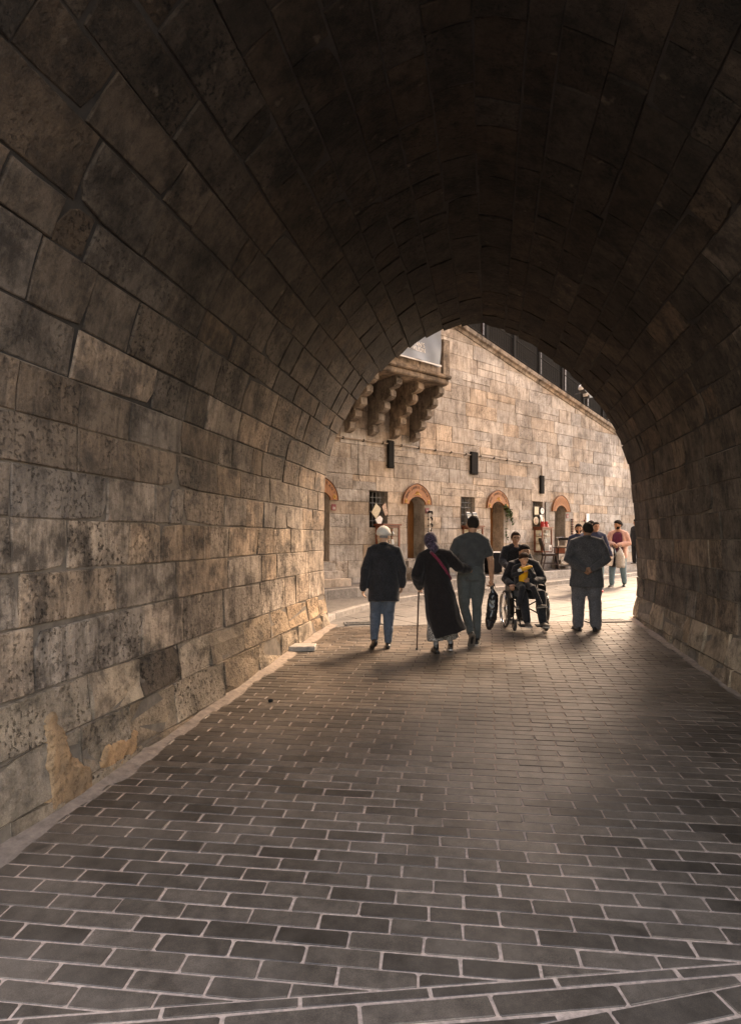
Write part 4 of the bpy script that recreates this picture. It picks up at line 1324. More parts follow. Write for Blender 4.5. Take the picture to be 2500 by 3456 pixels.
# strings and leaning poles right of the open doorway
o = top_item('hanging_strings', 'long brown bead strings hanging on the wall right of the open doorway', 'strings', DOORS[3] + 0.62, 1.35, 0.05)
for k in range(3):
    mb = MB()
    mb.tube([(0.04 * k, 0, 0), (0.04 * k, 0, 0.8)], 0.006, 5)
    for q in range(10): mb.ball((0.04 * k, 0, 0.05 + 0.08 * q), (0.02, 0.02, 0.03), 8, 6)
    mb.obj('string', M['wood_red' if k == 1 else 'iron'], o)
o = top_item('wall_notice', 'white notice on two dark hooked poles behind the bearded man', 'notice', DOORS[3] + 1.62, 1.72, 0.06)
MB().box((0, -0.01, 0.42), (0.2, 0.01, 0.42)).obj('paper', M['white'], o)
for a_ in (-1, 1):
    MB().tube([(a_ * 0.17, -0.02, -0.4), (a_ * 0.2, -0.02, 0.3), (a_ * 0.23, -0.02, 0.36)], 0.014, 6).obj('pole', M['wood_dark'], o)
    MB().ball((a_ * 0.24, -0.02, 0.38), 0.03).obj('knob', M['plate_red'], o)

# drains and the loose slab
def drain(x, y, w, dpt, ang, lab):
    o = thing('drain_grate', lab, 'drain', (x, y, gz(y)), ang, 'drain grates at the passage mouth')
    zt = 0.012
    for a_ in (-1, 1):
        MB().box((a_ * w / 2, 0, zt - 0.012), (0.03, dpt, 0.03)).obj('frame', M['iron_grey'], o)
        MB().box((0, a_ * dpt / 2, zt - 0.012), (w + 0.03, 0.03, 0.031)).obj('frame', M['iron_grey'], o)
    MB().box((0, 0, -0.008), (w, dpt, 0.014)).obj('sump', M['dark'], o)
    k = int(w / 0.055)
    for i in range(k):
        MB().box((-w / 2 + w * (i + 0.5) / k, 0, zt - 0.008), (0.022, dpt - 0.03, 0.016), Matrix.Rotation(R(20), 3, 'Z')).obj('bar', M['iron_grey'], o)
drain(-0.12, 10.08, 0.62, 0.26, R(7), 'slotted iron drain grate left of the capped man, by the kerb')
drain(4.10, 10.34, 0.75, 0.30, R(7), 'slotted iron drain grate right of the suited man\'s shoes')
o = thing('loose_slab', 'flat loose stone slab lying at the foot of the left wall', 'slab', (-0.93, 8.12, gz(8.12) + 0.002), R(4))
mb = MB(); mb.prism([(-0.19, -0.13), (0.0, -0.145), (0.17, -0.12), (0.19, 0.11), (0.02, 0.13), (-0.18, 0.12)], 0.0, 0.065, 0.01, lambda a, b, d: Vector((a, b, d)), 0.003)
mb.obj('block', M['kerb'], o)

for k_, (x_, y_, r_, lab) in enumerate(((-0.98, 5.82, 0.022, 'small dark pebble lying on the pavers left of the middle'),)):
    o = thing('pebble', lab, 'pebble', (x_, y_, gz(y_) + 0.002))
    mb = MB(); mb.ball((0, 0, r_ * 0.6), (r_ * 1.3, r_, r_ * 0.7), 10, 8)
    for q_ in mb.v: q_ += Vector((0.3, 0.2, 0.3)) * r_ * noise.noise(q_ * 60)
    mb.obj('stone_chip', M['iron'], o, smooth=True)
# ================================================================== PEOPLE
SKIN = {}
def skin(name, col):
    m = plain(name, col, 0.55, nscale=30, var=0.12, spec=0.35)
    return m
M['skin_a'] = skin('tanned skin', (0.42, 0.22, 0.14))
M['skin_b'] = skin('light skin', (0.52, 0.30, 0.20))
M['skin_c'] = skin('brown skin', (0.30, 0.15, 0.09))
M['hair_black'] = plain('black hair', (0.014, 0.011, 0.010), 0.8, nscale=60, var=0.6, bump=0.8, spec=0.1)
M['hair_brown'] = plain('brown hair', (0.035, 0.018, 0.011), 0.75, nscale=60, var=0.5, bump=0.8, spec=0.12)
M['hair_cropped'] = plain('cropped dark hair', (0.024, 0.019, 0.016), 0.9, nscale=120, var=0.5, bump=0.4, spec=0.1)
M['hair_grey'] = plain('grey hair', (0.22, 0.20, 0.19), 0.7, nscale=60, var=0.4)
M['eye'] = plain('dark eye', (0.02, 0.012, 0.01), 0.2)
M['jacket_black'] = cloth('black tweed jacket', (0.021, 0.021, 0.024), 0.9, weave=160)
M['suit_grey'] = cloth('charcoal grey suit', (0.065, 0.063, 0.067), 0.75, weave=160)
M['trousers_grey'] = cloth('grey suit trousers', (0.10, 0.097, 0.105), 0.7, weave=160)
M['jeans_blue'] = cloth('dark blue trousers', (0.07, 0.088, 0.115), 0.5, weave=220)
M['jeans_grey'] = cloth('grey green jeans', (0.07, 0.078, 0.077), 0.5, weave=220)
M['jeans_light'] = cloth('pale blue jeans', (0.13, 0.21, 0.25), 0.4, weave=220)
M['tee'] = cloth('dark grey T-shirt', (0.052, 0.054, 0.055), 0.45, weave=260)
M['coat'] = cloth('dark brown black coat', (0.013, 0.010, 0.010), 0.7, weave=160)
M['skirt'] = cloth('grey patterned dress', (0.20, 0.18, 0.165), 0.9, weave=70)
M['scarf'] = cloth('purple patterned headscarf', (0.055, 0.04, 0.06), 0.8, weave=60, fold=14)
M['strap'] = cloth('dark red strap', (0.16, 0.02, 0.04), 0.5, weave=120)
M['pink'] = cloth('salmon pink jacket', (0.52, 0.31, 0.25), 0.2)
M['plum'] = cloth('plum T-shirt', (0.10, 0.022, 0.045), 0.3)
M['navy'] = cloth('navy jacket', (0.022, 0.028, 0.055), 0.4)
M['yellow'] = cloth('yellow shirt', (0.75, 0.36, 0.03), 0.15)
M['bun'] = plain('yellow sandwich', (0.80, 0.40, 0.04), 0.7, nscale=25)
M['leather'] = plain('black shoe leather', (0.014, 0.013, 0.013), 0.35)
M['shoe_grey'] = plain('grey trainer', (0.12, 0.10, 0.085), 0.7)
M['shoe_red'] = plain('red trainer', (0.55, 0.03, 0.05), 0.5)
M['sole'] = plain('pale shoe sole', (0.45, 0.41, 0.37), 0.7)
M['sock'] = cloth('grey sock', (0.20, 0.19, 0.19), 0.3)
M['plastic_black'] = plain('glossy black plastic bag', (0.015, 0.014, 0.016), 0.22, nscale=8)
M['plastic_white'] = plain('white plastic bag', (0.66, 0.62, 0.58), 0.4, nscale=8, var=0.12)
M['glasses'] = plain('spectacle frame', (0.5, 0.48, 0.46), 0.2, metal=0.9)
mch, ntc, bc_ = new_mat('chequered bag')
tcc = N(ntc, 'ShaderNodeTexCoord'); chk = N(ntc, 'ShaderNodeTexChecker', i_Scale=42.0)
chk.inputs['Color1'].default_value = (0.05, 0.045, 0.04, 1); chk.inputs['Color2'].default_value = (0.55, 0.5, 0.44, 1)
ntc.links.new(tcc.outputs['Object'], chk.inputs[0]); ntc.links.new(chk.outputs[0], bc_.inputs['Base Color'])
M['check'] = mch

def solid(mb, voxel, smooth, fold=0.0, fscale=(6, 6, 6), seed=0.0, zfold=None):
    """fuse overlapping solids into one continuous skin, smooth it and press folds into it"""
    me = mb.data('tmp', True)
    ob = bpy.data.objects.new('tmp', me)
    COL.objects.link(ob)
    m = ob.modifiers.new('r', 'REMESH'); m.mode = 'VOXEL'; m.voxel_size = voxel
    if smooth:
        s = ob.modifiers.new('s', 'SMOOTH'); s.iterations = smooth; s.factor = 0.5
    dg = bpy.context.evaluated_depsgraph_get()
    out = bpy.data.meshes.new_from_object(ob.evaluated_get(dg))
    bpy.data.objects.remove(ob); bpy.data.meshes.remove(me)
    if fold:
        nor = [v.normal.copy() for v in out.vertices]
        for v, nn in zip(out.vertices, nor):
            c = v.co
            d = noise.noise((c.x * fscale[0] + seed, c.y * fscale[1], c.z * fscale[2])) + 0.5 * noise.noise((c.x * fscale[0] * 2.3, c.y * fscale[1] * 2.3 + seed, c.z * fscale[2] * 2.1))
            d2 = abs(noise.noise((c.x * fscale[0] * 1.4 + c.z * 9 + seed, c.y * 5, c.z * fscale[2] * 1.8 - c.x * 6)))
            v.co = c + nn * fold * (d - 1.1 * (0.35 - d2 if d2 < 0.35 else 0))
    out.polygons.foreach_set('use_smooth', [True] * len(out.polygons))
    return out
def clothes(name, mb, mat, root, voxel=0.012, smooth=5, fold=0.005, fscale=(6, 6, 6), seed=0.0):
    me = solid(mb, voxel, smooth, fold, fscale, seed)
    me.name = name
    me.materials.append(M[mat])
    return put(bpy.data.objects.new(name, me), root)

def V(*a): return Vector(a)
def lerp(a, b, t): return a + (b - a) * t

def head_dirs(nu=30, nv=20):
    out = []
    for i in range(1, nv):
        ph = math.pi * i / nv
        for j in range(nu):
            th = 2 * math.pi * j / nu
            out.append(Vector((math.sin(ph) * math.cos(th), math.sin(ph) * math.sin(th), math.cos(ph))))
    out += [Vector((0, 0, 1)), Vector((0, 0, -1))]
    ff = []
    for i in range(nv - 2):
        for j in range(nu):
            ff.append((i * nu + j, (i + 1) * nu + j, (i + 1) * nu + (j + 1) % nu, i * nu + (j + 1) % nu))
    for j in range(nu):
        ff.append((len(out) - 2, j, (j + 1) % nu)); ff.append((len(out) - 1, (nv - 2) * nu + (j + 1) % nu, (nv - 2) * nu + j))
    return out, ff
HD, HF = head_dirs()
def head_pt(d, off=0.0):
    x, y, z = d
    if z > 0:
        x = math.copysign(abs(x) ** 0.86, x); y = math.copysign(abs(y) ** 0.9, y)
    p = Vector((0.077 * x, 0.098 * y, 0.114 * z))
    if z < 0:
        f = -z
        p.x *= 1 - 0.26 * f * f
        p.y *= (1 - 0.30 * f) if y < 0 else (1 - 0.06 * f)
    if y > 0.4: p.y -= 0.012 * (y - 0.4)
    if y > 0.2 and -0.95 < z < -0.6: p.y += 0.010
    return p + Vector(d) * off

class Person:
    def __init__(s, label, x, y, yaw, H, z=None, group=None):
        s.k = H / 1.75
        s.root = thing('person', label, 'person', (x, y, gz(y) if z is None else z), yaw, group)
        s.sk = MB()
        s.J = dict(pelvis=V(0, 0, .95), chest=V(0, 0, 1.28), neck=V(0, -.015, 1.47), head=V(0, .015, 1.625),
                   shL=V(-.172, -.01, 1.395), shR=V(.172, -.01, 1.395), elL=V(-.235, -.03, 1.13), elR=V(.235, -.03, 1.13),
                   wrL=V(-.25, .03, .89), wrR=V(.25, .03, .89), hiL=V(-.085, 0, .92), hiR=V(.085, 0, .92),
                   knL=V(-.10, .02, .50), knR=V(.10, .02, .50), anL=V(-.105, -.03, .085), anR=V(.105, -.03, .085))
        s.toe = {'L': V(-.12, 1, 0), 'R': V(.12, 1, 0)}
        s.hm = Matrix.Identity(3)
    def P(s, p): return Vector(p) * s.k
    def tube(s, mb, pts, rad, n=14, xaxis=None, cap='round'):
        mb.tube([s.P(p) for p in pts], [tuple(q * s.k for q in (r if isinstance(r, (tuple, list)) else (r, r))) for r in rad], n, xaxis, cap)
    def head_basis(s, yaw=0, pitch=0, roll=0):
        s.hm = Matrix.Rotation(R(yaw), 3, 'Z') @ Matrix.Rotation(R(pitch), 3, 'X') @ Matrix.Rotation(R(roll), 3, 'Y')
    def hp(s, p, hs=1.0): return s.P(s.J['head']) + s.hm @ (Vector(p) * s.k * hs)
    def build_head(s, hs=1.0, ears=True):
        s.hs = hs
        s.sk.add([s.hp(head_pt(d), hs) for d in HD], HF)
        if ears:
            for a in (-1, 1): s.sk.ball(s.hp((a * .080, -.012, -.012), hs), (.012 * s.k, .022 * s.k, .036 * s.k), 10, 8, s.hm)
        s.sk.tube([s.hp((0, .086, .022), hs), s.hp((0, .101, -.012), hs), s.hp((0, .108, -.030), hs), s.hp((0, .094, -.040), hs)], [.008 * s.k, .011 * s.k, .015 * s.k, .012 * s.k], 8, cap='round')
        s.sk.tube([s.hp((-.045, .078, .030), hs), s.hp((0, .091, .033), hs), s.hp((.045, .078, .030), hs)], .009 * s.k, 8, cap='round')
        s.sk.ball(s.hp((0, .087, -.064), hs), (.024 * s.k, .010 * s.k, .010 * s.k), 10, 8, s.hm)
        s.sk.ball(s.hp((0, .084, -.098), hs), (.022 * s.k, .014 * s.k, .014 * s.k), 10, 8, s.hm)
        s.tube(s.sk, [s.J['neck'] + V(0, 0, -.06), s.J['neck'] + V(0, 0, .02), lerp(s.J['neck'], s.J['head'], .62) + V(0, -.012, 0)], [.075, .056, .054])
    def face(s, brow='hair_black', eyes=True):
        hs = s.hs
        for a in (-1, 1):
            if eyes:
                MB().ball(s.hp((a * .031, .083, .006), hs), (.014 * s.k, .007 * s.k, .006 * s.k), 10, 6, s.hm).obj('eye', M['eye'], s.root, smooth=True)
            MB().tube([s.hp((a * .013, .093, .026), hs), s.hp((a * .033, .091, .031), hs), s.hp((a * .052, .078, .025), hs)], [.005 * s.k, .006 * s.k, .003 * s.k], 6).obj('eyebrow', M[brow], s.root, smooth=True)
        MB().tube([s.hp((-.020, .093, -.063), hs), s.hp((0, .099, -.064), hs), s.hp((.020, .093, -.063), hs)], .0028 * s.k, 6).obj('mouth', M['plate_red'], s.root)
    def shell(s, name, mat, maskf, thick=0.012, under=-0.012, rough=0.0, seed=0.0, hs=None, bump=0.0):
        """hair, caps and scarves: the head's own surface, lifted where the mask says"""
        hs = hs or s.hs
        mb = MB()
        vv = []
        for d in HD:
            m = maskf(d)
            o = under + (thick - under) * max(0.0, min(1.0, m))
            if rough: o += rough * noise.noise((d.x * 9 + seed, d.y * 9, d.z * 9)) * max(0.0, min(1.0, m))
            vv.append(s.hp(head_pt(d, o), hs))
        mb.add(vv, HF)
        ob = mb.obj(name, M[mat], s.root, smooth=True)
        sub = ob.modifiers.new('sub', 'SUBSURF'); sub.levels = 1; sub.render_levels = 1
        return ob
    def hair(s, mat, thick=.014, front=.40, back=-.50, side=-.05, rough=.012, seed=0.0):
        def mask(d):
            if d.y >= 0: lim = side + (front - side) * min(1, d.y * 1.5)
            else: lim = side + (back - side) * min(1, -d.y * 1.6)
            return (d.z - lim) * 4 + 0.35
        return s.shell('hair', mat, mask, thick, rough=rough, seed=seed)
    def beard(s, mat, thick=.009):
        def mask(d):
            if d.y < -0.15: return 0
            m = (-0.30 - d.z) * 6 + (0.3 if d.y > .3 else 0)
            if abs(d.x) < 0.28 and -0.62 < d.z < -0.44: m = 0
            if d.z < -0.93: m = 0.2
            return m + (0.3 if abs(d.x) > .7 and d.z < 0 else 0)
        return s.shell('beard', mat, mask, thick, rough=.003)
    def hand(s, side, dirv, thumb, curl=35.0, size=1.0):
        """palm, four unequal fingers and a thumb that leaves the side of the palm"""
        w = s.J['wr' + side]
        dirv = Vector(dirv).normalized()
        th = Vector(thumb); th = (th - dirv * th.dot(dirv)).normalized()
        nrm = dirv.cross(th)
        if side == 'R': nrm = -nrm
        q = size
        s.tube(s.sk, [w - dirv * .02, w + dirv * .02 * q, w + dirv * .06 * q, w + dirv * .085 * q], [(.026 * q, .020 * q), (.033 * q, .018 * q), (.041 * q, .016 * q), (.038 * q, .013 * q)], 12, xaxis=tuple(th))
        for i, (o, ln) in enumerate(((.030, .070), (.010, .080), (-.011, .074), (-.030, .058))):
            c1, c2 = R(curl * (0.8 + .1 * i)), R(curl * (1.7 + .15 * i))
            b0 = w + dirv * .078 * q + th * o * q
            d1 = dirv * math.cos(c1) + nrm * math.sin(c1)
            d2 = dirv * math.cos(c2) + nrm * math.sin(c2)
            b1 = b0 + d1 * ln * .52 * q; b2 = b1 + d2 * ln * .52 * q
            s.tube(s.sk, [b0, b1, b2], [.0100 * q, .0092 * q, .0075 * q], 8)
        t0 = w + dirv * .025 * q + th * .026 * q
        t1 = t0 + (dirv * .6 + th * .7).normalized() * .038 * q
        t2 = t1 + (dirv * .9 + th * .15 + nrm * .35).normalized() * .030 * q
        s.tube(s.sk, [t0, t1, t2], [.013 * q, .0115 * q, .009 * q], 8)
    def arm_skin(s, side, bare=False):
        J = s.J
        r = [.050, .043, .040, .028] if bare else [.036, .032, .030, .024]
        s.tube(s.sk, [J['sh' + side], J['el' + side], lerp(J['el' + side], J['wr' + side], .3), J['wr' + side]], r)
    def core(s):
        J = s.J
        s.tube(s.sk, [J['neck'] + V(0, 0, -.02), J['chest'], J['pelvis']], [.05, .07, .07])
        for a in 'LR':
            s.tube(s.sk, [J['chest'] + V(0, 0, .08), J['sh' + a]], [.05, .04])
            s.tube(s.sk, [J['pelvis'], J['hi' + a], J['kn' + a], J['an' + a]], [.06, .05, .04, .03])
    def finish_skin(s, mat, voxel=0.0065):
        s.core()
        me = solid(s.sk, voxel * s.k, 3)
        me.name = 'body'; me.materials.append(M[mat])
        put(bpy.data.objects.new('body', me), s.root)
    def torso(s, mb, rings):
        """rings: (z, rx, ry[, dx, dy]); follows the line pelvis-chest-neck"""
        J = s.J
        def ctr(z):
            a, b, c = J['pelvis'], J['chest'], J['neck']
            if z <= .95: return V(a.x, a.y, a.z + (z - .95))
            if z <= 1.28: return lerp(a, b, (z - .95) / .33)
            return lerp(b, c, (z - 1.28) / .19)
        pts, rad = [], []
        for r in rings:
            c = ctr(r[0])
            if len(r) > 3: c = c + V(r[3], r[4], 0)
            pts.append(c); rad.append((r[1], r[2]))
        s.tube(mb, pts, rad, 24, xaxis=(1, 0, 0), cap='flat')
    def sleeve(s, mb, side, rads=(.075, .064, .056, .05), stop=1.0):
        J = s.J
        a, b, c = J['sh' + side], J['el' + side], J['wr' + side]
        s.tube(mb, [J['neck'] + V(0, -.01, .005), lerp(J['neck'], a, .5) + V(0, -.005, .012), a + V(0, 0, .012)], [.058, .060, .050])
        if stop >= 1: s.tube(mb, [lerp(J['chest'], a, .6) + V(0, 0, .08), a, lerp(a, b, .5), b, lerp(b, c, .5), lerp(b, c, .97)], [.07, rads[0], (rads[0] + rads[1]) / 2, rads[1], rads[2], rads[3]])
        else: s.tube(mb, [lerp(J['chest'], a, .6) + V(0, 0, .07), a, lerp(a, b, stop)], [.06, rads[0], rads[1]])
    def trousers(s, mat, r=(.115, .088, .082, .078), hem=.97, waist=(.155, .115), fold=.006, seed=0.0, name='trousers'):
        J = s.J
        mb = MB()
        s.tube(mb, [J['pelvis'] + V(0, 0, .10), J['pelvis'] + V(0, -.01, 0), J['pelvis'] + V(0, -.01, -.09)], [waist, (waist[0] * 1.08, waist[1] * 1.12), (waist[0], waist[1] * .95)], 20, xaxis=(1, 0, 0), cap='flat')
        for a in 'LR':
            h, k_, n_ = J['hi' + a], J['kn' + a], J['an' + a]
            s.tube(mb, [h, lerp(h, k_, .5), k_, lerp(k_, n_, .5), lerp(k_, n_, hem)], [r[0], (r[0] + r[1]) / 2 + .006, r[1], r[2], r[3]], 16)
        return clothes(name, mb, mat, s.root, fold=fold, fscale=(8, 8, 11), seed=seed)
    def shoe(s, side, mat, sole='sole', pitch=0.0, scale=1.0):
        a = s.J['an' + side]
        t = s.toe[side].normalized()
        ro = Matrix.Rotation(R(pitch), 3, Vector((t.y, -t.x, 0)).normalized())
        up_ = ro @ V(0, 0, 1); t = ro @ t
        x = t.cross(up_)
        q = scale
        base = a - up_ * .058
        mb = MB()
        s.tube(mb, [base + t * -.075 * q, base + t * -.03 * q, base + t * .05 * q, base + t * .12 * q, base + t * .175 * q], [(.030, .035), (.038, .052), (.042, .042), (.047, .032), (.034, .024)], 14, xaxis=tuple(x))
        s.tube(mb, [base + up_ * .02, a + up_ * .03], [.042, .040], 12)
        ob = clothes('shoe', mb, mat, s.root, voxel=.008, smooth=3, fold=0)
        if sole:
            m2 = MB()
            pts = []
            for l, w in ((-.108, .018), (-.07, .036), (.03, .041), (.12, .049), (.18, .036), (.203, .012)): pts.append((l * q, w))
            out = [(l, w) for l, w in pts] + [(l, -w) for l, w in reversed(pts)]
            n = len(out)
            lo_ = [s.P(base + t * l + x * w + up_ * -.036) for l, w in out]; hi_ = [s.P(base + t * l + x * w + up_ * -.016) for l, w in out]
            m2.add(lo_ + hi_, [tuple(range(n)), tuple(range(2 * n - 1, n - 1, -1))] + [(i, i + n, (i + 1) % n + n, (i + 1) % n) for i in range(n)])
            m2.obj('sole', M[sole], ob)
        return ob
    def suit_collar(s, mat, r=.066):
        n = s.J['neck']
        pts = []
        for k in range(13):
            a = R(-250 + 320 * k / 12)
            pts.append(s.P(n + V(r * math.cos(a), r * .9 * math.sin(a) - .005, .015 - .02 * math.sin(a))))
        MB().tube(pts, [(.028 * s.k, .013 * s.k)] * 13, 8, xaxis=(0, 0, 1)).obj('collar', M[mat], s.root, smooth=True)

JACKET = [(.72, .225, .150, 0, -.01), (.80, .222, .150), (.95, .205, .145), (1.08, .192, .138), (1.20, .200, .140), (1.32, .205, .138), (1.40, .188, .118), (1.445, .140, .095), (1.485, .075, .07)]

# ---- man in the cap, walking away
p = Person('elderly man in a black jacket and grey cap walking away, leftmost of the walkers', 0.185, 8.25, R(4), 1.69)
J = p.J
J['head'] = V(.0, .045, 1.605); J['neck'] = V(0, .0, 1.46)
J['elL'] = V(-.27, -.06, 1.13); J['wrL'] = V(-.30, -.01, .86); J['elR'] = V(.265, -.03, 1.14); J['wrR'] = V(.27, .07, .90)
J['knL'] = V(-.115, .05, .50); J['anL'] = V(-.15, -.14, .14); J['knR'] = V(.075, .05, .49); J['anR'] = V(.06, -.03, .085)
J['hiL'] = V(-.095, 0, .92); J['hiR'] = V(.09, 0, .92)
p.head_basis(-4, -8, 0)
p.build_head(1.02)
for a in 'LR': p.arm_skin(a)
p.hand('L', (-.05, .15, -1), (.3, 1, 0), 30); p.hand('R', (.0, .2, -1), (-.3, 1, 0), 30)
p.finish_skin('skin_b')
p.shell('hair', 'hair_grey', lambda d: 1 if -.42 < d.z < .15 and d.y < .05 and abs(d.x) < .8 else 0, .004, rough=.003)
def capmask(d): return (d.z - (.30 if d.y > .5 else (.06 + .25 * d.y if d.y > 0 else .06 - .02 * -d.y))) * 9 + .5
p.shell('cap', 'cap_grey', capmask, .034, under=-.006, rough=.005)
MB().ball(p.hp((0, -.01, .146), 1.02), .012, 8, 6).obj('cap_button', M['cap_grey'], p.root)
mb = MB(); p.torso(mb, [(.66, .235, .160, 0, -.015), (.76, .232, .155)] + [(z, rx * 1.06, ry * 1.05) for z, rx, ry, *_ in JACKET[2:]])
for a in 'LR': p.sleeve(mb, a, (.080, .070, .064, .062))
clothes('jacket', mb, 'jacket_black', p.root, fold=.008, fscale=(7, 7, 5), seed=1)
p.suit_collar('jacket_black')
p.trousers('jeans_blue', r=(.112, .086, .072, .060), hem=.95, fold=.007, seed=2)
p.toe['L'] = V(-.2, 1, 0); p.toe['R'] = V(.1, 1, 0)
p.shoe('L', 'leather', None, pitch=-28); p.shoe('R', 'leather', None)

# ---- woman in headscarf and long coat, leaning on a cane
p = Person('elderly woman in a purple headscarf and long dark coat, leaning on a cane', 0.905, 7.98, R(2), 1.66)
J = p.J
J['pelvis'] = V(.0, 0, .93); J['chest'] = V(-.03, .04, 1.25); J['neck'] = V(-.055, .08, 1.43); J['head'] = V(-.085, .12, 1.575)
J['shL'] = V(-.205, .05, 1.36); J['shR'] = V(.135, .05, 1.38)
J['elL'] = V(-.31, -.06, 1.10); J['wrL'] = V(-.235, .16, .92)
J['elR'] = V(.30, .03, 1.20); J['wrR'] = V(.46, .16, 1.17)
J['knL'] = V(-.05, .0, .50); J['anL'] = V(-.03, -.04, .085); J['knR'] = V(.14, .08, .49); J['anR'] = V(.20, .10, .10)
p.head_basis(-8, -10, -6)
p.build_head(.98, ears=False)
for a in 'LR': p.arm_skin(a)
p.hand('L', (0.0, .5, -.8), (.9, .3, .2), 70, .92); p.hand('R', (.8, .5, -.2), (0, .3, 1), 45, .92)
p.finish_skin('skin_b')
p.shell('headscarf', 'scarf', lambda d: 1 if d.y < .45 or d.z > .42 or d.z < -.85 else (d.y < .6) * .6, .022, rough=.006, seed=3)
mb = MB(); p.tube(mb, [J['head'] + V(0, -.045, -.05), J['neck'] + V(.01, -.05, .035), J['neck'] + V(.0, -.055, -.02)], [(.075, .085), (.074, .074), (.045, .04)], 16)
clothes('scarf_tail', mb, 'scarf', p.root, fold=.006, fscale=(14, 14, 14))
mb = MB()
p.torso(mb, [(.30, .27, .23, .11, -.04), (.45, .255, .22, .09, -.03), (.65, .235, .20, .05, -.02), (.85, .215, .175, .02, -.01), (1.0, .200, .160), (1.15, .195, .150), (1.28, .200, .145), (1.37, .180, .12), (1.43, .12, .09), (1.46, .07, .06)])
for a in 'LR': p.sleeve(mb, a, (.085, .082, .078, .070))
s_ = clothes('coat', mb, 'coat', p.root, fold=.010, fscale=(9, 9, 2.5), seed=5)
for v in s_.data.vertices:      # sagging uneven hem, lifted at the right
    if v.co.z < .55: v.co.z += .10 * max(0, .55 - v.co.z) / .3 * (v.co.x - .05) * 1.6 - .02
    if v.co.z < .45: v.co.x += .05 * (.45 - v.co.z) / .2
for a in 'LR':
    mb = MB(); k_, n_ = J['kn' + a], J['an' + a]
    p.tube(mb, [k_ + V(0, 0, .08), lerp(k_, n_, .4), lerp(k_, n_, .82)], [.10, .115, .125], 16, cap='flat')
    clothes('dress_leg', mb, 'skirt', p.root, fold=.010, fscale=(12, 12, 4), seed=7)
    mb = MB(); p.tube(mb, [lerp(k_, n_, .6), n_], [.042, .042], 12); clothes('sock', mb, 'sock', p.root, fold=0)
p.shoe('L', 'leather', 'leather', 0, .92); p.shoe('R', 'leather', 'sole', -6, .92)
# shoulder strap across her back
st_pts = [(-.115, .02, 1.43), (-.09, -.075, 1.40), (.0, -.118, 1.30), (.09, -.125, 1.17), (.17, -.06, 1.05), (.19, .02, 1.02)]
MB().tube([p.P(q) for q in st_pts], [(.020 * p.k, .004 * p.k)] * 6, 8, xaxis=(.7, 0, .7)).obj('bag_strap', M['strap'], p.root, smooth=True)
cane = thing('walking_cane', 'thin dark wooden walking cane held in the woman\'s left hand', 'cane', (0.905 - .262, 7.98 + .16, gz(8.14)), 0)
hz = p.P(J['wrL']).z - .07
MB().tube([(-.01, -.03, 0.0), (.02, .015, hz), (.02, .0, hz + .025), (.02, -.05, hz + .03)], [.010, .012, .014, .013], 8).obj('shaft', M['wood_dark'], cane)
MB().disc((-.01, -.03, .012), .015, .024, 'z', 10).obj('ferrule', M['rubber'], cane)

# ---- man in the grey T-shirt
p = Person('tall man in a dark grey T-shirt and grey jeans walking arm in arm', 1.43, 8.42, R(0), 1.86)
J = p.J
J['head'] = V(.03, .03, 1.612); J['neck'] = V(.01, -.01, 1.465); J['shL'] = V(-.178, -.01, 1.385); J['shR'] = V(.178, -.01, 1.385)
J['elL'] = V(-.275, -.02, 1.14); J['wrL'] = V(-.19, .20, 1.07)
J['elR'] = V(.255, -.02, 1.13); J['wrR'] = V(.285, .07, .88)
J['hiL'] = V(-.095, 0, .92); J['hiR'] = V(.095, 0, .92); J['knL'] = V(-.085, .04, .50); J['anL'] = V(-.02, -.12, .16)
J['knR'] = V(.085, .06, .50); J['anR'] = V(.085, .06, .085)
p.head_basis(-10, -4, 4)
p.build_head(1.0)
for a in 'LR': p.arm_skin(a, True)
p.hand('L', (.6, .7, -.1), (0, .2, 1), 40); p.hand('R', (.05, .12, -1), (-.3, 1, 0), 60)
p.finish_skin('skin_a')
p.hair('hair_cropped', .007, .42, -.62, -.05, .003)
mb = MB(); p.torso(mb, [(.86, .178, .125), (.95, .176, .128), (1.08, .172, .122), (1.20, .190, .128), (1.32, .200, .128), (1.39, .175, .108), (1.43, .120, .085), (1.475, .062, .058)])
for a in 'LR': p.sleeve(mb, a, (.068, .070), stop=.62)
clothes('shirt', mb, 'tee', p.root, fold=.006, fscale=(7, 7, 6), seed=9)
p.trousers('jeans_grey', r=(.102, .068, .060, .056), waist=(.165, .12), hem=.93, fold=.006, seed=11)
p.toe['L'] = V(.0, 1, 0); p.toe['R'] = V(.25, 1, 0)
p.shoe('L', 'leather', 'shoe_grey', pitch=-50); p.shoe('R', 'leather', 'sole')
wr = p.P(J['wrR'] + V(.01, .03, -.09))
bagx = thing('plastic_bag', 'crumpled glossy black plastic bag hanging from the T-shirt man\'s hand', 'bag', (1.43 + wr.x, 8.42 + wr.y, gz(8.42)), 0)
mb = MB()
zt = wr.z
mb.tube([(0, 0, zt + .01), (.005, 0, zt - .05), (.02, 0, zt - .14), (.01, 0, zt - .30), (-.01, 0, zt - .48), (-.04, 0, zt - .60), (-.05, 0, zt - .64)], [(.012, .012), (.018, .018), (.075, .04), (.082, .06), (.088, .065), (.05, .04), (.02, .02)], 16, xaxis=(1, 0, 0), cap='flat')
me = solid(mb, .01, 2, .012, (11, 11, 8), 4); me.materials.append(M['plastic_black']); put(bpy.data.objects.new('sack', me), bagx)
mb = MB()
for a in (-1, 1): mb.tube([(a * .015, 0, zt - .06), (a * .03, 0, zt + .02), (a * .05, .01, zt - .04)], [.008, .012, .004], 6)
mb.obj('knot', M['plastic_black'], bagx, smooth=True)

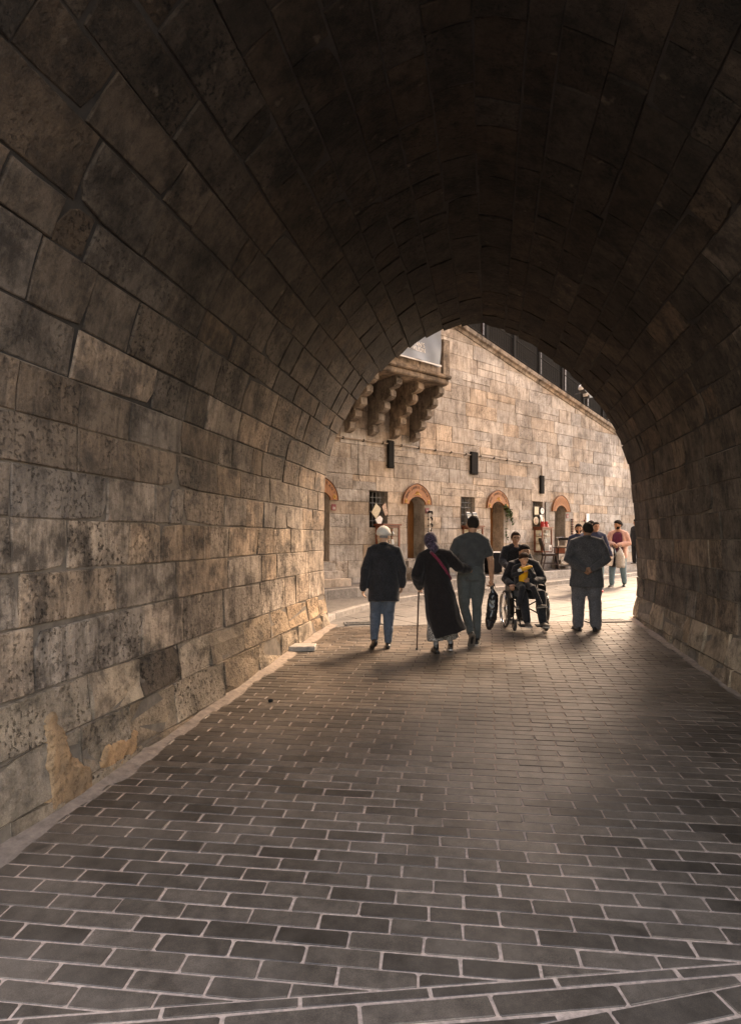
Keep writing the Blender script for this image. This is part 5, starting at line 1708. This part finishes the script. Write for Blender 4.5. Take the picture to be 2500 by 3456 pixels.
# ---- man in the grey suit, hands behind his back
p = Person('stout balding man in a charcoal suit standing with hands clasped behind his back', 3.46, 9.50, R(-14), 1.74)
J = p.J
J['head'] = V(.02, .02, 1.625)
J['shL'] = V(-.195, -.01, 1.415); J['shR'] = V(.195, -.01, 1.415)
J['elL'] = V(-.295, -.10, 1.15); J['wrL'] = V(-.075, -.215, .985); J['elR'] = V(.295, -.10, 1.15); J['wrR'] = V(.07, -.22, 1.0)
J['knL'] = V(-.125, .02, .50); J['anL'] = V(-.135, -.03, .085); J['knR'] = V(.125, .02, .50); J['anR'] = V(.14, .0, .085)
p.head_basis(6, -2, 0)
p.build_head(1.02)
for a in 'LR': p.arm_skin(a)
p.hand('L', (.75, -.15, -.4), (.5, 0, 1), 45); p.hand('R', (-.75, -.15, -.45), (-.5, 0, 1), 45)
p.finish_skin('skin_c')
p.hair('hair_cropped', .005, .5, -.62, -.1, .002)
mb = MB(); p.torso(mb, [(.70, .265, .180, 0, .0), (.80, .262, .178), (.95, .245, .172), (1.08, .230, .160), (1.20, .226, .150), (1.32, .222, .142), (1.40, .200, .120), (1.445, .145, .095), (1.485, .075, .07)])
for a in 'LR': p.sleeve(mb, a, (.085, .076, .066, .056))
clothes('jacket', mb, 'suit_grey', p.root, fold=.008, fscale=(7, 7, 6), seed=13)
p.suit_collar('suit_grey')
p.trousers('trousers_grey', r=(.135, .108, .098, .092), waist=(.19, .14), fold=.010, seed=15)
p.toe['L'] = V(-.35, 1, 0); p.toe['R'] = V(.45, 1, 0)
p.shoe('L', 'leather', 'leather'); p.shoe('R', 'leather', 'leather')

# ---- wheelchair with a man and a boy
WX, WY = 2.52, 9.72
wz = gz(WY)
wc = thing('wheelchair', 'black and chrome wheelchair facing the camera with a man and a boy in it', 'wheelchair', (WX, WY, wz), R(180))
# local: +y is forwards (towards the camera)
def wheel(parent, x, y, r, tyre_r, rim_r, spokes, name):
    n = 40
    w = MB().disc((x, y, r), tyre_r * 2.2, .05 if r > .2 else .04, 'x', 14).obj(name, M['chrome'], parent)
    MB().tube([(x, y + (r - tyre_r) * math.cos(k / n * 2 * math.pi), r + (r - tyre_r) * math.sin(k / n * 2 * math.pi)) for k in range(n)], tyre_r, 8, closed=True).obj('tyre', M['rubber'], w, smooth=True)
    rr = r - tyre_r * 2.2
    MB().tube([(x, y + rr * math.cos(k / n * 2 * math.pi), r + rr * math.sin(k / n * 2 * math.pi)) for k in range(n)], rim_r, 6, closed=True).obj('rim', M['chrome'], w, smooth=True)
    for k in range(spokes):
        a = 2 * math.pi * k / spokes
        MB().tube([(x, y, r), (x, y + rr * math.cos(a), r + rr * math.sin(a))], .0035 if r > .2 else .012, 5).obj('spoke', M['chrome' if r > .2 else 'iron'], w)
    return w
for a in (-1, 1):
    wh = wheel(wc, a * .31, -.03, .305, .017, .009, 14, 'wheel')
    hr = .255
    MB().tube([(a * .345, -.03 + hr * math.cos(k / 36 * 2 * math.pi), .305 + hr * math.sin(k / 36 * 2 * math.pi)) for k in range(36)], .010, 6, closed=True).obj('hand_rim', M['chrome'], wh, smooth=True)
    wheel(wc, a * .25, .36, .095, .022, .01, 5, 'caster_wheel')
    MB().tube([(a * .25, .36, .095), (a * .272, .35, .13), (a * .262, .33, .23)], .012, 8).obj('caster_fork', M['iron'], wc)
    fr = MB()
    fr.tube([(a * .255, -.20, .93), (a * .255, -.20, .30), (a * .255, -.16, .22), (a * .255, .28, .22), (a * .255, .33, .26), (a * .255, .33, .45), (a * .255, .28, .50), (a * .255, -.2, .50)], .013, 8)
    fr.tube([(a * .255, .33, .42), (a * .24, .44, .36), (a * .20, .54, .13)], .012, 8)
    fr.tube([(a * .265, .26, .50), (a * .265, .26, .70), (a * .265, .2, .73), (a * .265, -.18, .73)], .012, 8)
    fr.obj('frame', M['chrome' if False else 'iron'], wc, smooth=True)
    MB().box((a * .265, .05, .75), (.05, .30, .03), bev=.01).obj('armrest', M['vinyl'], wc)
    MB().tube([(a * .255, -.19, .92), (a * .255, -.30, .93)], [.014, .017], 10).obj('push_handle', M['rubber'], wc)
    MB().box((a * .13, .555, .115), (.20, .15, .014), Matrix.Rotation(R(-8), 3, 'X'), bev=.005).obj('footplate', M['vinyl'], wc)
    MB().box((a * .272, .03, .60), (.008, .40, .20)).obj('side_guard', M['vinyl'], wc)
    MB().tube([(a * .27, .30, .52), (a * .285, .30, .60)], [.014, .018], 8).obj('brake_lever', M['chrome'], wc)
cb_ = MB(); cb_.tube([(-.25, .05, .22), (.25, .07, .49)], .011, 8); cb_.tube([(.25, .09, .22), (-.25, .10, .49)], .011, 8); cb_.obj('cross_brace', M['iron'], wc)
MB().box((0, .05, .505), (.50, .46, .02), bev=.008).obj('seat_sling', M['vinyl'], wc)
MB().box((0, -.205, .72), (.50, .015, .40), bev=.006).obj('back_sling', M['vinyl'], wc)

p = Person('bearded man in a black jacket seated in the wheelchair behind the boy', WX, WY, R(180), 1.72, z=wz)
J = p.J
J['pelvis'] = V(0, -.08, .60); J['chest'] = V(0, -.07, .92); J['neck'] = V(-.0, -.02, 1.125); J['head'] = V(.005, .03, 1.265)
J['shL'] = V(-.19, -.04, 1.05); J['shR'] = V(.19, -.04, 1.05)
J['elL'] = V(-.285, .05, .80); J['wrL'] = V(-.03, .30, .80)           # forearm round the boy
J['elR'] = V(.30, -.05, .80); J['wrR'] = V(.275, .20, .735)            # hand on the armrest
J['hiL'] = V(-.10, -.03, .58); J['hiR'] = V(.10, -.03, .58); J['knL'] = V(-.16, .40, .60); J['knR'] = V(.13, .40, .60)
J['anL'] = V(-.15, .55, .185); J['anR'] = V(.10, .55, .185)
p.head_basis(4, -6, 4)
p.build_head(1.02)
for a in 'LR': p.arm_skin(a)
p.hand('L', (1, .2, -.15), (0, .2, 1), 45); p.hand('R', (.0, 1, -.25), (-1, .1, .1), 55)
p.finish_skin('skin_a')
p.face(); p.hair('hair_black', .016, .45, -.5, 0, .01, 2); p.beard('hair_black')
mb = MB()
p.torso(mb, [(.88, .20, .17), (.95, .21, .165), (1.10, .205, .150), (1.22, .210, .145), (1.34, .205, .135), (1.41, .170, .105), (1.46, .085, .075)])
for a in 'LR': p.sleeve(mb, a, (.085, .075, .066, .058))
clothes('jacket', mb, 'jacket_black', p.root, fold=.010, fscale=(9, 9, 9), seed=17)
p.trousers('jacket_black', r=(.10, .085, .072, .066), waist=(.17, .13), fold=.006, seed=19)
p.toe['L'] = V(-.12, 1, 0); p.toe['R'] = V(.05, 1, 0)
p.shoe('L', 'shoe_grey', 'sole', 4); p.shoe('R', 'shoe_grey', 'sole', 4)

p = Person('small boy in a yellow shirt and dark jacket eating on the wheelchair man\'s lap', WX - .09, WY - .16, R(180), 1.12, z=wz)
K = 1.75 / 1.12
J = p.J
def B(x, y, z): return V(x, y, z) * K
J['pelvis'] = B(0, .06, .735); J['chest'] = B(0, .07, .93); J['neck'] = B(0, .09, 1.035); J['head'] = B(-.01, .115, 1.135)
J['shL'] = B(-.115, .07, .995); J['shR'] = B(.115, .07, .995)
J['elL'] = B(-.165, .12, .865); J['wrL'] = B(-.06, .235, .985); J['elR'] = B(.165, .12, .865); J['wrR'] = B(.035, .235, .945)
J['hiL'] = B(-.06, .10, .715); J['hiR'] = B(.06, .10, .715); J['knL'] = B(-.09, .36, .70); J['knR'] = B(.07, .36, .70)
J['anL'] = B(-.19, .40, .45); J['anR'] = B(.15, .40, .43)
p.head_basis(14, -12, 0)
p.build_head(1.28)
for a in 'LR': p.arm_skin(a)
p.hand('L', (.55, .4, .3), (0, 0, 1), 55, .95); p.hand('R', (-.6, .4, .25), (0, 0, 1), 55, .95)
p.finish_skin('skin_b', .0075)
p.face('hair_brown'); p.hair('hair_brown', .020, .36, -.45, -.02, .014, 4)
mb = MB(); p.torso(mb, [(.88, .150, .125), (1.0, .150, .122), (1.15, .150, .12), (1.3, .16, .115), (1.40, .14, .095), (1.45, .07, .065)])
clothes('shirt', mb, 'yellow', p.root, voxel=.009, fold=.004, fscale=(10, 10, 10))
mb = MB()
for a in 'LR':
    p.sleeve(mb, a, (.080, .066, .058, .05))
    sg = -1 if a == 'L' else 1
    p.tube(mb, [J['chest'] + V(sg * .135, -.03, -.36), J['chest'] + V(sg * .145, -.02, -.15), J['chest'] + V(sg * .14, -.02, .05), lerp(J['neck'], J['sh' + a], .55)], [(.055, .13), (.06, .13), (.06, .12), (.06, .07)], 14, xaxis=(1, 0, 0))
p.tube(mb, [J['chest'] + V(0, -.10, -.36), J['chest'] + V(0, -.10, .05), J['neck'] + V(0, -.06, -.03)], [(.15, .05), (.16, .05), (.1, .04)], 14, xaxis=(1, 0, 0))
clothes('jacket', mb, 'jacket_black', p.root, voxel=.009, fold=.006, fscale=(12, 12, 12))
p.trousers('jacket_black', r=(.095, .080, .070, .064), waist=(.14, .12), fold=.006)
p.toe['L'] = V(-.5, 1, 0); p.toe['R'] = V(.4, 1, 0)
p.shoe('L', 'shoe_grey', 'sole', 10, 1.1); p.shoe('R', 'shoe_grey', 'sole', 10, 1.1)
sdw = thing('sandwich', 'yellow wrapped sandwich held to the boy\'s mouth', 'sandwich', (WX - .09, WY - .16 - .25, wz + .985), R(180))
mb = MB(); mb.tube([(-.09, .015, .035), (-.05, .02, .03), (.0, .02, .01), (.06, .015, -.01), (.10, .01, -.02)], [.016, .028, .032, .030, .018], 12, cap='round')
me = solid(mb, .006, 2, .004, (25, 25, 25)); me.materials.append(M['bun']); put(bpy.data.objects.new('bread', me), sdw)
MB().tube([(.07, .012, -.012), (.12, .01, -.03)], [.032, .022], 10).obj('paper', M['white'], sdw)

# ---- woman with glasses pushing the wheelchair
p = Person('woman with glasses in a black jacket standing behind the wheelchair', WX + .02, WY + .72, R(184), 1.58)
J = p.J
J['chest'] = V(.01, .05, 1.26); J['neck'] = V(.02, .09, 1.45); J['head'] = V(.025, .13, 1.60)
J['shL'] = V(-.15, .06, 1.39); J['shR'] = V(.19, .06, 1.39)
J['elL'] = V(-.26, .12, 1.16); J['wrL'] = V(-.265, .38, 1.06); J['elR'] = V(.29, .12, 1.16); J['wrR'] = V(.275, .38, 1.06)
p.head_basis(-6, -6, 3)
p.build_head(1.0)
for a in 'LR': p.arm_skin(a)
p.hand('L', (.05, 1, -.2), (1, 0, .2), 65, .92); p.hand('R', (-.05, 1, -.2), (-1, 0, .2), 65, .92)
p.finish_skin('skin_a')
p.face('hair_brown'); p.hair('hair_brown', .016, .52, -.6, -.35, .006, 6)
gl = MB()
for a in (-1, 1):
    gl.tube([p.hp((a * .034 + .027 * math.cos(k / 14 * 6.283), .098, .004 + .020 * math.sin(k / 14 * 6.283))) for k in range(14)], .003, 5, closed=True)
    gl.tube([p.hp((a * .061, .096, .008)), p.hp((a * .080, .0, .004))], .0025, 5)
gl.tube([p.hp((-.007, .1, .006)), p.hp((.007, .1, .006))], .003, 5)
gl.obj('glasses', M['glasses'], p.root)
mb = MB(); p.torso(mb, [(.70, .215, .15), (.85, .215, .155), (1.0, .205, .15), (1.15, .20, .145), (1.30, .205, .14), (1.40, .175, .115), (1.45, .10, .085)])
for a in 'LR': p.sleeve(mb, a, (.082, .072, .064, .058))
p.tube(mb, [J['neck'] + V(-.07, -.02, .0), J['neck'] + V(0, -.075, .03), J['neck'] + V(.07, -.02, .0)], [.035, .04, .035])
clothes('jacket', mb, 'jacket_black', p.root, fold=.009, fscale=(9, 9, 9), seed=21)
p.trousers('jacket_black', seed=23)
p.shoe('L', 'leather'); p.shoe('R', 'leather')

# ---- people in the street
def streeter(label, x, y, yaw, H, skin_, hair_, top, legs, shoes, pose=None, beard=False, z=None, hy=0, build=1.0, open_=None):
    p = Person(label, x, y, yaw, H, z=z)
    if pose: p.J.update(pose)
    p.head_basis(hy, -3, 0)
    p.build_head(1.02)
    return p
# bearded man half hidden
p = streeter('bearded man whose face shows left of the suited man\'s head', 5.10, 14.55, R(172), 1.72, 0, 0, 0, 0, 0, hy=-6)
for a in 'LR': p.arm_skin(a); p.hand(a, (0, .1, -1), (.3 if a == 'L' else -.3, 1, 0), 30)
p.finish_skin('skin_a', .009); p.face(); p.hair('hair_black', .014, .42, -.5, 0, .006, 8); p.beard('hair_black', .012)
mb = MB(); p.torso(mb, JACKET)
for a in 'LR': p.sleeve(mb, a)
clothes('jacket', mb, 'navy', p.root, .016)
p.trousers('jeans_blue'); p.shoe('L', 'leather'); p.shoe('R', 'leather')
# man behind, dark hair
p = streeter('dark haired man almost hidden behind the suited man and the navy jacket', 5.96, 16.05, R(165), 1.80, 0, 0, 0, 0, 0, hy=20)
for a in 'LR': p.arm_skin(a); p.hand(a, (0, .1, -1), (.3 if a == 'L' else -.3, 1, 0), 30)
p.finish_skin('skin_b', .009); p.face(); p.hair('hair_black', .026, .45, -.5, 0, .01, 10)
mb = MB(); p.torso(mb, JACKET)
for a in 'LR': p.sleeve(mb, a)
clothes('jacket', mb, 'white' if False else 'suit_grey', p.root, .016)
p.trousers('jeans_grey'); p.shoe('L', 'leather'); p.shoe('R', 'leather')
# navy jacket, pale jeans, red shoes
p = streeter('man in a navy jacket, pale jeans and red shoes behind the suited man', 5.68, 14.95, R(168), 1.77, 0, 0, 0, 0, 0, hy=12)
J = p.J
J['elL'] = V(-.26, -.02, 1.13); J['wrL'] = V(-.33, .10, .92)
for a in 'LR': p.arm_skin(a); p.hand(a, (0, .2, -1), (.3 if a == 'L' else -.3, 1, 0), 35)
p.finish_skin('skin_a', .009); p.face(); p.hair('hair_cropped', .008, .45, -.55, -.05, .004, 12)
mb = MB(); p.torso(mb, [(.86, .20, .145), (.95, .20, .145)] + JACKET[3:])
for a in 'LR': p.sleeve(mb, a, (.084, .074, .064, .056))
clothes('jacket', mb, 'navy', p.root, .014, fold=.008)
p.trousers('jeans_light', r=(.11, .09, .08, .07)); p.shoe('L', 'shoe_red', 'sole'); p.shoe('R', 'shoe_red', 'sole')
mb = MB(); mb.tube([p.P(q) for q in ((-.10, .125, 1.20), (-.13, .10, 1.36), (-.13, .0, 1.455), (-.13, -.12, 1.38), (-.12, -.15, 1.2))], [(.022, .006)] * 5, 8, xaxis=(1, 0, 0)); mb.obj('rucksack_strap', M['trousers_grey'], p.root, smooth=True)
# pink jacket
PX, PY = 6.80, 16.30
p = streeter('bearded man in a salmon pink open jacket and blue jeans carrying bags', PX, PY, R(146), 1.82, 0, 0, 0, 0, 0, hy=-40)
J = p.J
J['elL'] = V(-.27, .03, 1.14); J['wrL'] = V(-.06, .28, 1.10); J['elR'] = V(.27, .02, 1.14); J['wrR'] = V(.05, .30, 1.12)
J['knL'] = V(-.10, -.10, .50); J['anL'] = V(-.11, -.24, .095); J['knR'] = V(.10, .22, .50); J['anR'] = V(.11, .24, .085)
for a in 'LR': p.arm_skin(a, True)
p.hand('L', (.5, .5, -.6), (0, .3, 1), 60); p.hand('R', (-.5, .5, -.6), (0, .3, 1), 60)
p.finish_skin('skin_a', .009); p.face(); p.hair('hair_black', .024, .42, -.45, 0, .010, 14); p.beard('hair_black', .010)
mb = MB(); p.torso(mb, [(.80, .19, .155), (.95, .195, .165), (1.08, .185, .155), (1.25, .195, .140), (1.38, .17, .115), (1.45, .07, .065)])
clothes('shirt', mb, 'plum', p.root, .014)
mb = MB()
for a in 'LR':
    sg = -1 if a == 'L' else 1
    p.sleeve(mb, a, (.088, .080, .074, .062), stop=1.0)
    p.tube(mb, [V(sg * .165, -.03, .80), V(sg * .17, -.02, 1.0), V(sg * .165, -.02, 1.25), V(sg * .12, -.01, 1.42)], [(.065, .17), (.065, .165), (.065, .15), (.05, .09)], 14, xaxis=(1, 0, 0))
p.tube(mb, [V(0, -.13, .80), V(0, -.13, 1.1), V(0, -.10, 1.42)], [(.19, .05), (.19, .05), (.13, .045)], 14, xaxis=(1, 0, 0))
clothes('jacket', mb, 'pink', p.root, .013, fold=.006, fscale=(6, 6, 6), seed=31)
p.trousers('jeans_light', r=(.118, .088, .074, .066), waist=(.175, .14), fold=.006, seed=33)
p.shoe('L', 'leather', 'sole', -10); p.shoe('R', 'leather', 'sole')
hold = Matrix.Rotation(R(146), 3, 'Z') @ p.P(V(0, .36, 1.06))
def carrier(lab, dx, dy, mat, w, h, dpt, seed, tilt=0):
    b_ = thing('carrier_bag', lab, 'bag', (PX + hold.x + dx, PY + hold.y + dy, gz(PY) + hold.z - h), R(20))
    mb = MB()
    mb.tube([(0, 0, h), (0.01, 0, h - .06), (.0, 0, h * .62), (0, 0, h * .3), (0, 0, .04), (0, 0, .0)], [(.02, .02), (.05, .03), (w * .46, dpt * .42), (w * .5, dpt * .5), (w * .5, dpt * .5), (w * .42, dpt * .4)], 16, xaxis=(1, 0, 0), cap='flat')
    me = solid(mb, .012, 2, .012, (9, 9, 7), seed); me.materials.append(M[mat]); o_ = put(bpy.data.objects.new('sack', me), b_)
    o_.rotation_euler = (0, R(tilt), 0)
    MB().tube([(-.02, 0, h - .02), (0, 0, h + .05), (.02, 0, h - .02)], .008, 6).obj('handle', M[mat], b_)
carrier('white plastic carrier bag held by the man in the pink jacket', -.17, -.02, 'plastic_white', .26, .52, .14, 1, 10)
carrier('dark plastic carrier bag between the other two bags of the man in pink', -.06, .02, 'plastic_black', .20, .56, .12, 2, 6)
carrier('chequered carrier bag hanging in front of the pink jacket man\'s leg', .12, -.08, 'check', .30, .56, .16, 3, -4)
# hooded person at the edge
HY = 21.2
p = streeter('dark haired person in a black hooded top at the right edge of the arch', 9.50, HY, R(120), 1.62, 0, 0, 0, 0, 0, hy=-40, z=gz(HY) + .302)
for a in 'LR': p.arm_skin(a); p.hand(a, (0, .1, -1), (.3 if a == 'L' else -.3, 1, 0), 30)
p.finish_skin('skin_b', .009); p.face(); p.hair('hair_black', .022, .42, -.45, 0, .008, 16)
mb = MB(); p.torso(mb, JACKET)
for a in 'LR': p.sleeve(mb, a)
p.tube(mb, [p.J['neck'] + V(-.08, -.03, -.01), p.J['neck'] + V(0, -.10, .02), p.J['neck'] + V(.08, -.03, -.01)], [.04, .055, .04])
clothes('hooded_top', mb, 'jacket_black', p.root, .016)
p.trousers('jacket_black'); p.shoe('L', 'shoe_grey', 'sole'); p.shoe('R', 'shoe_grey', 'sole')
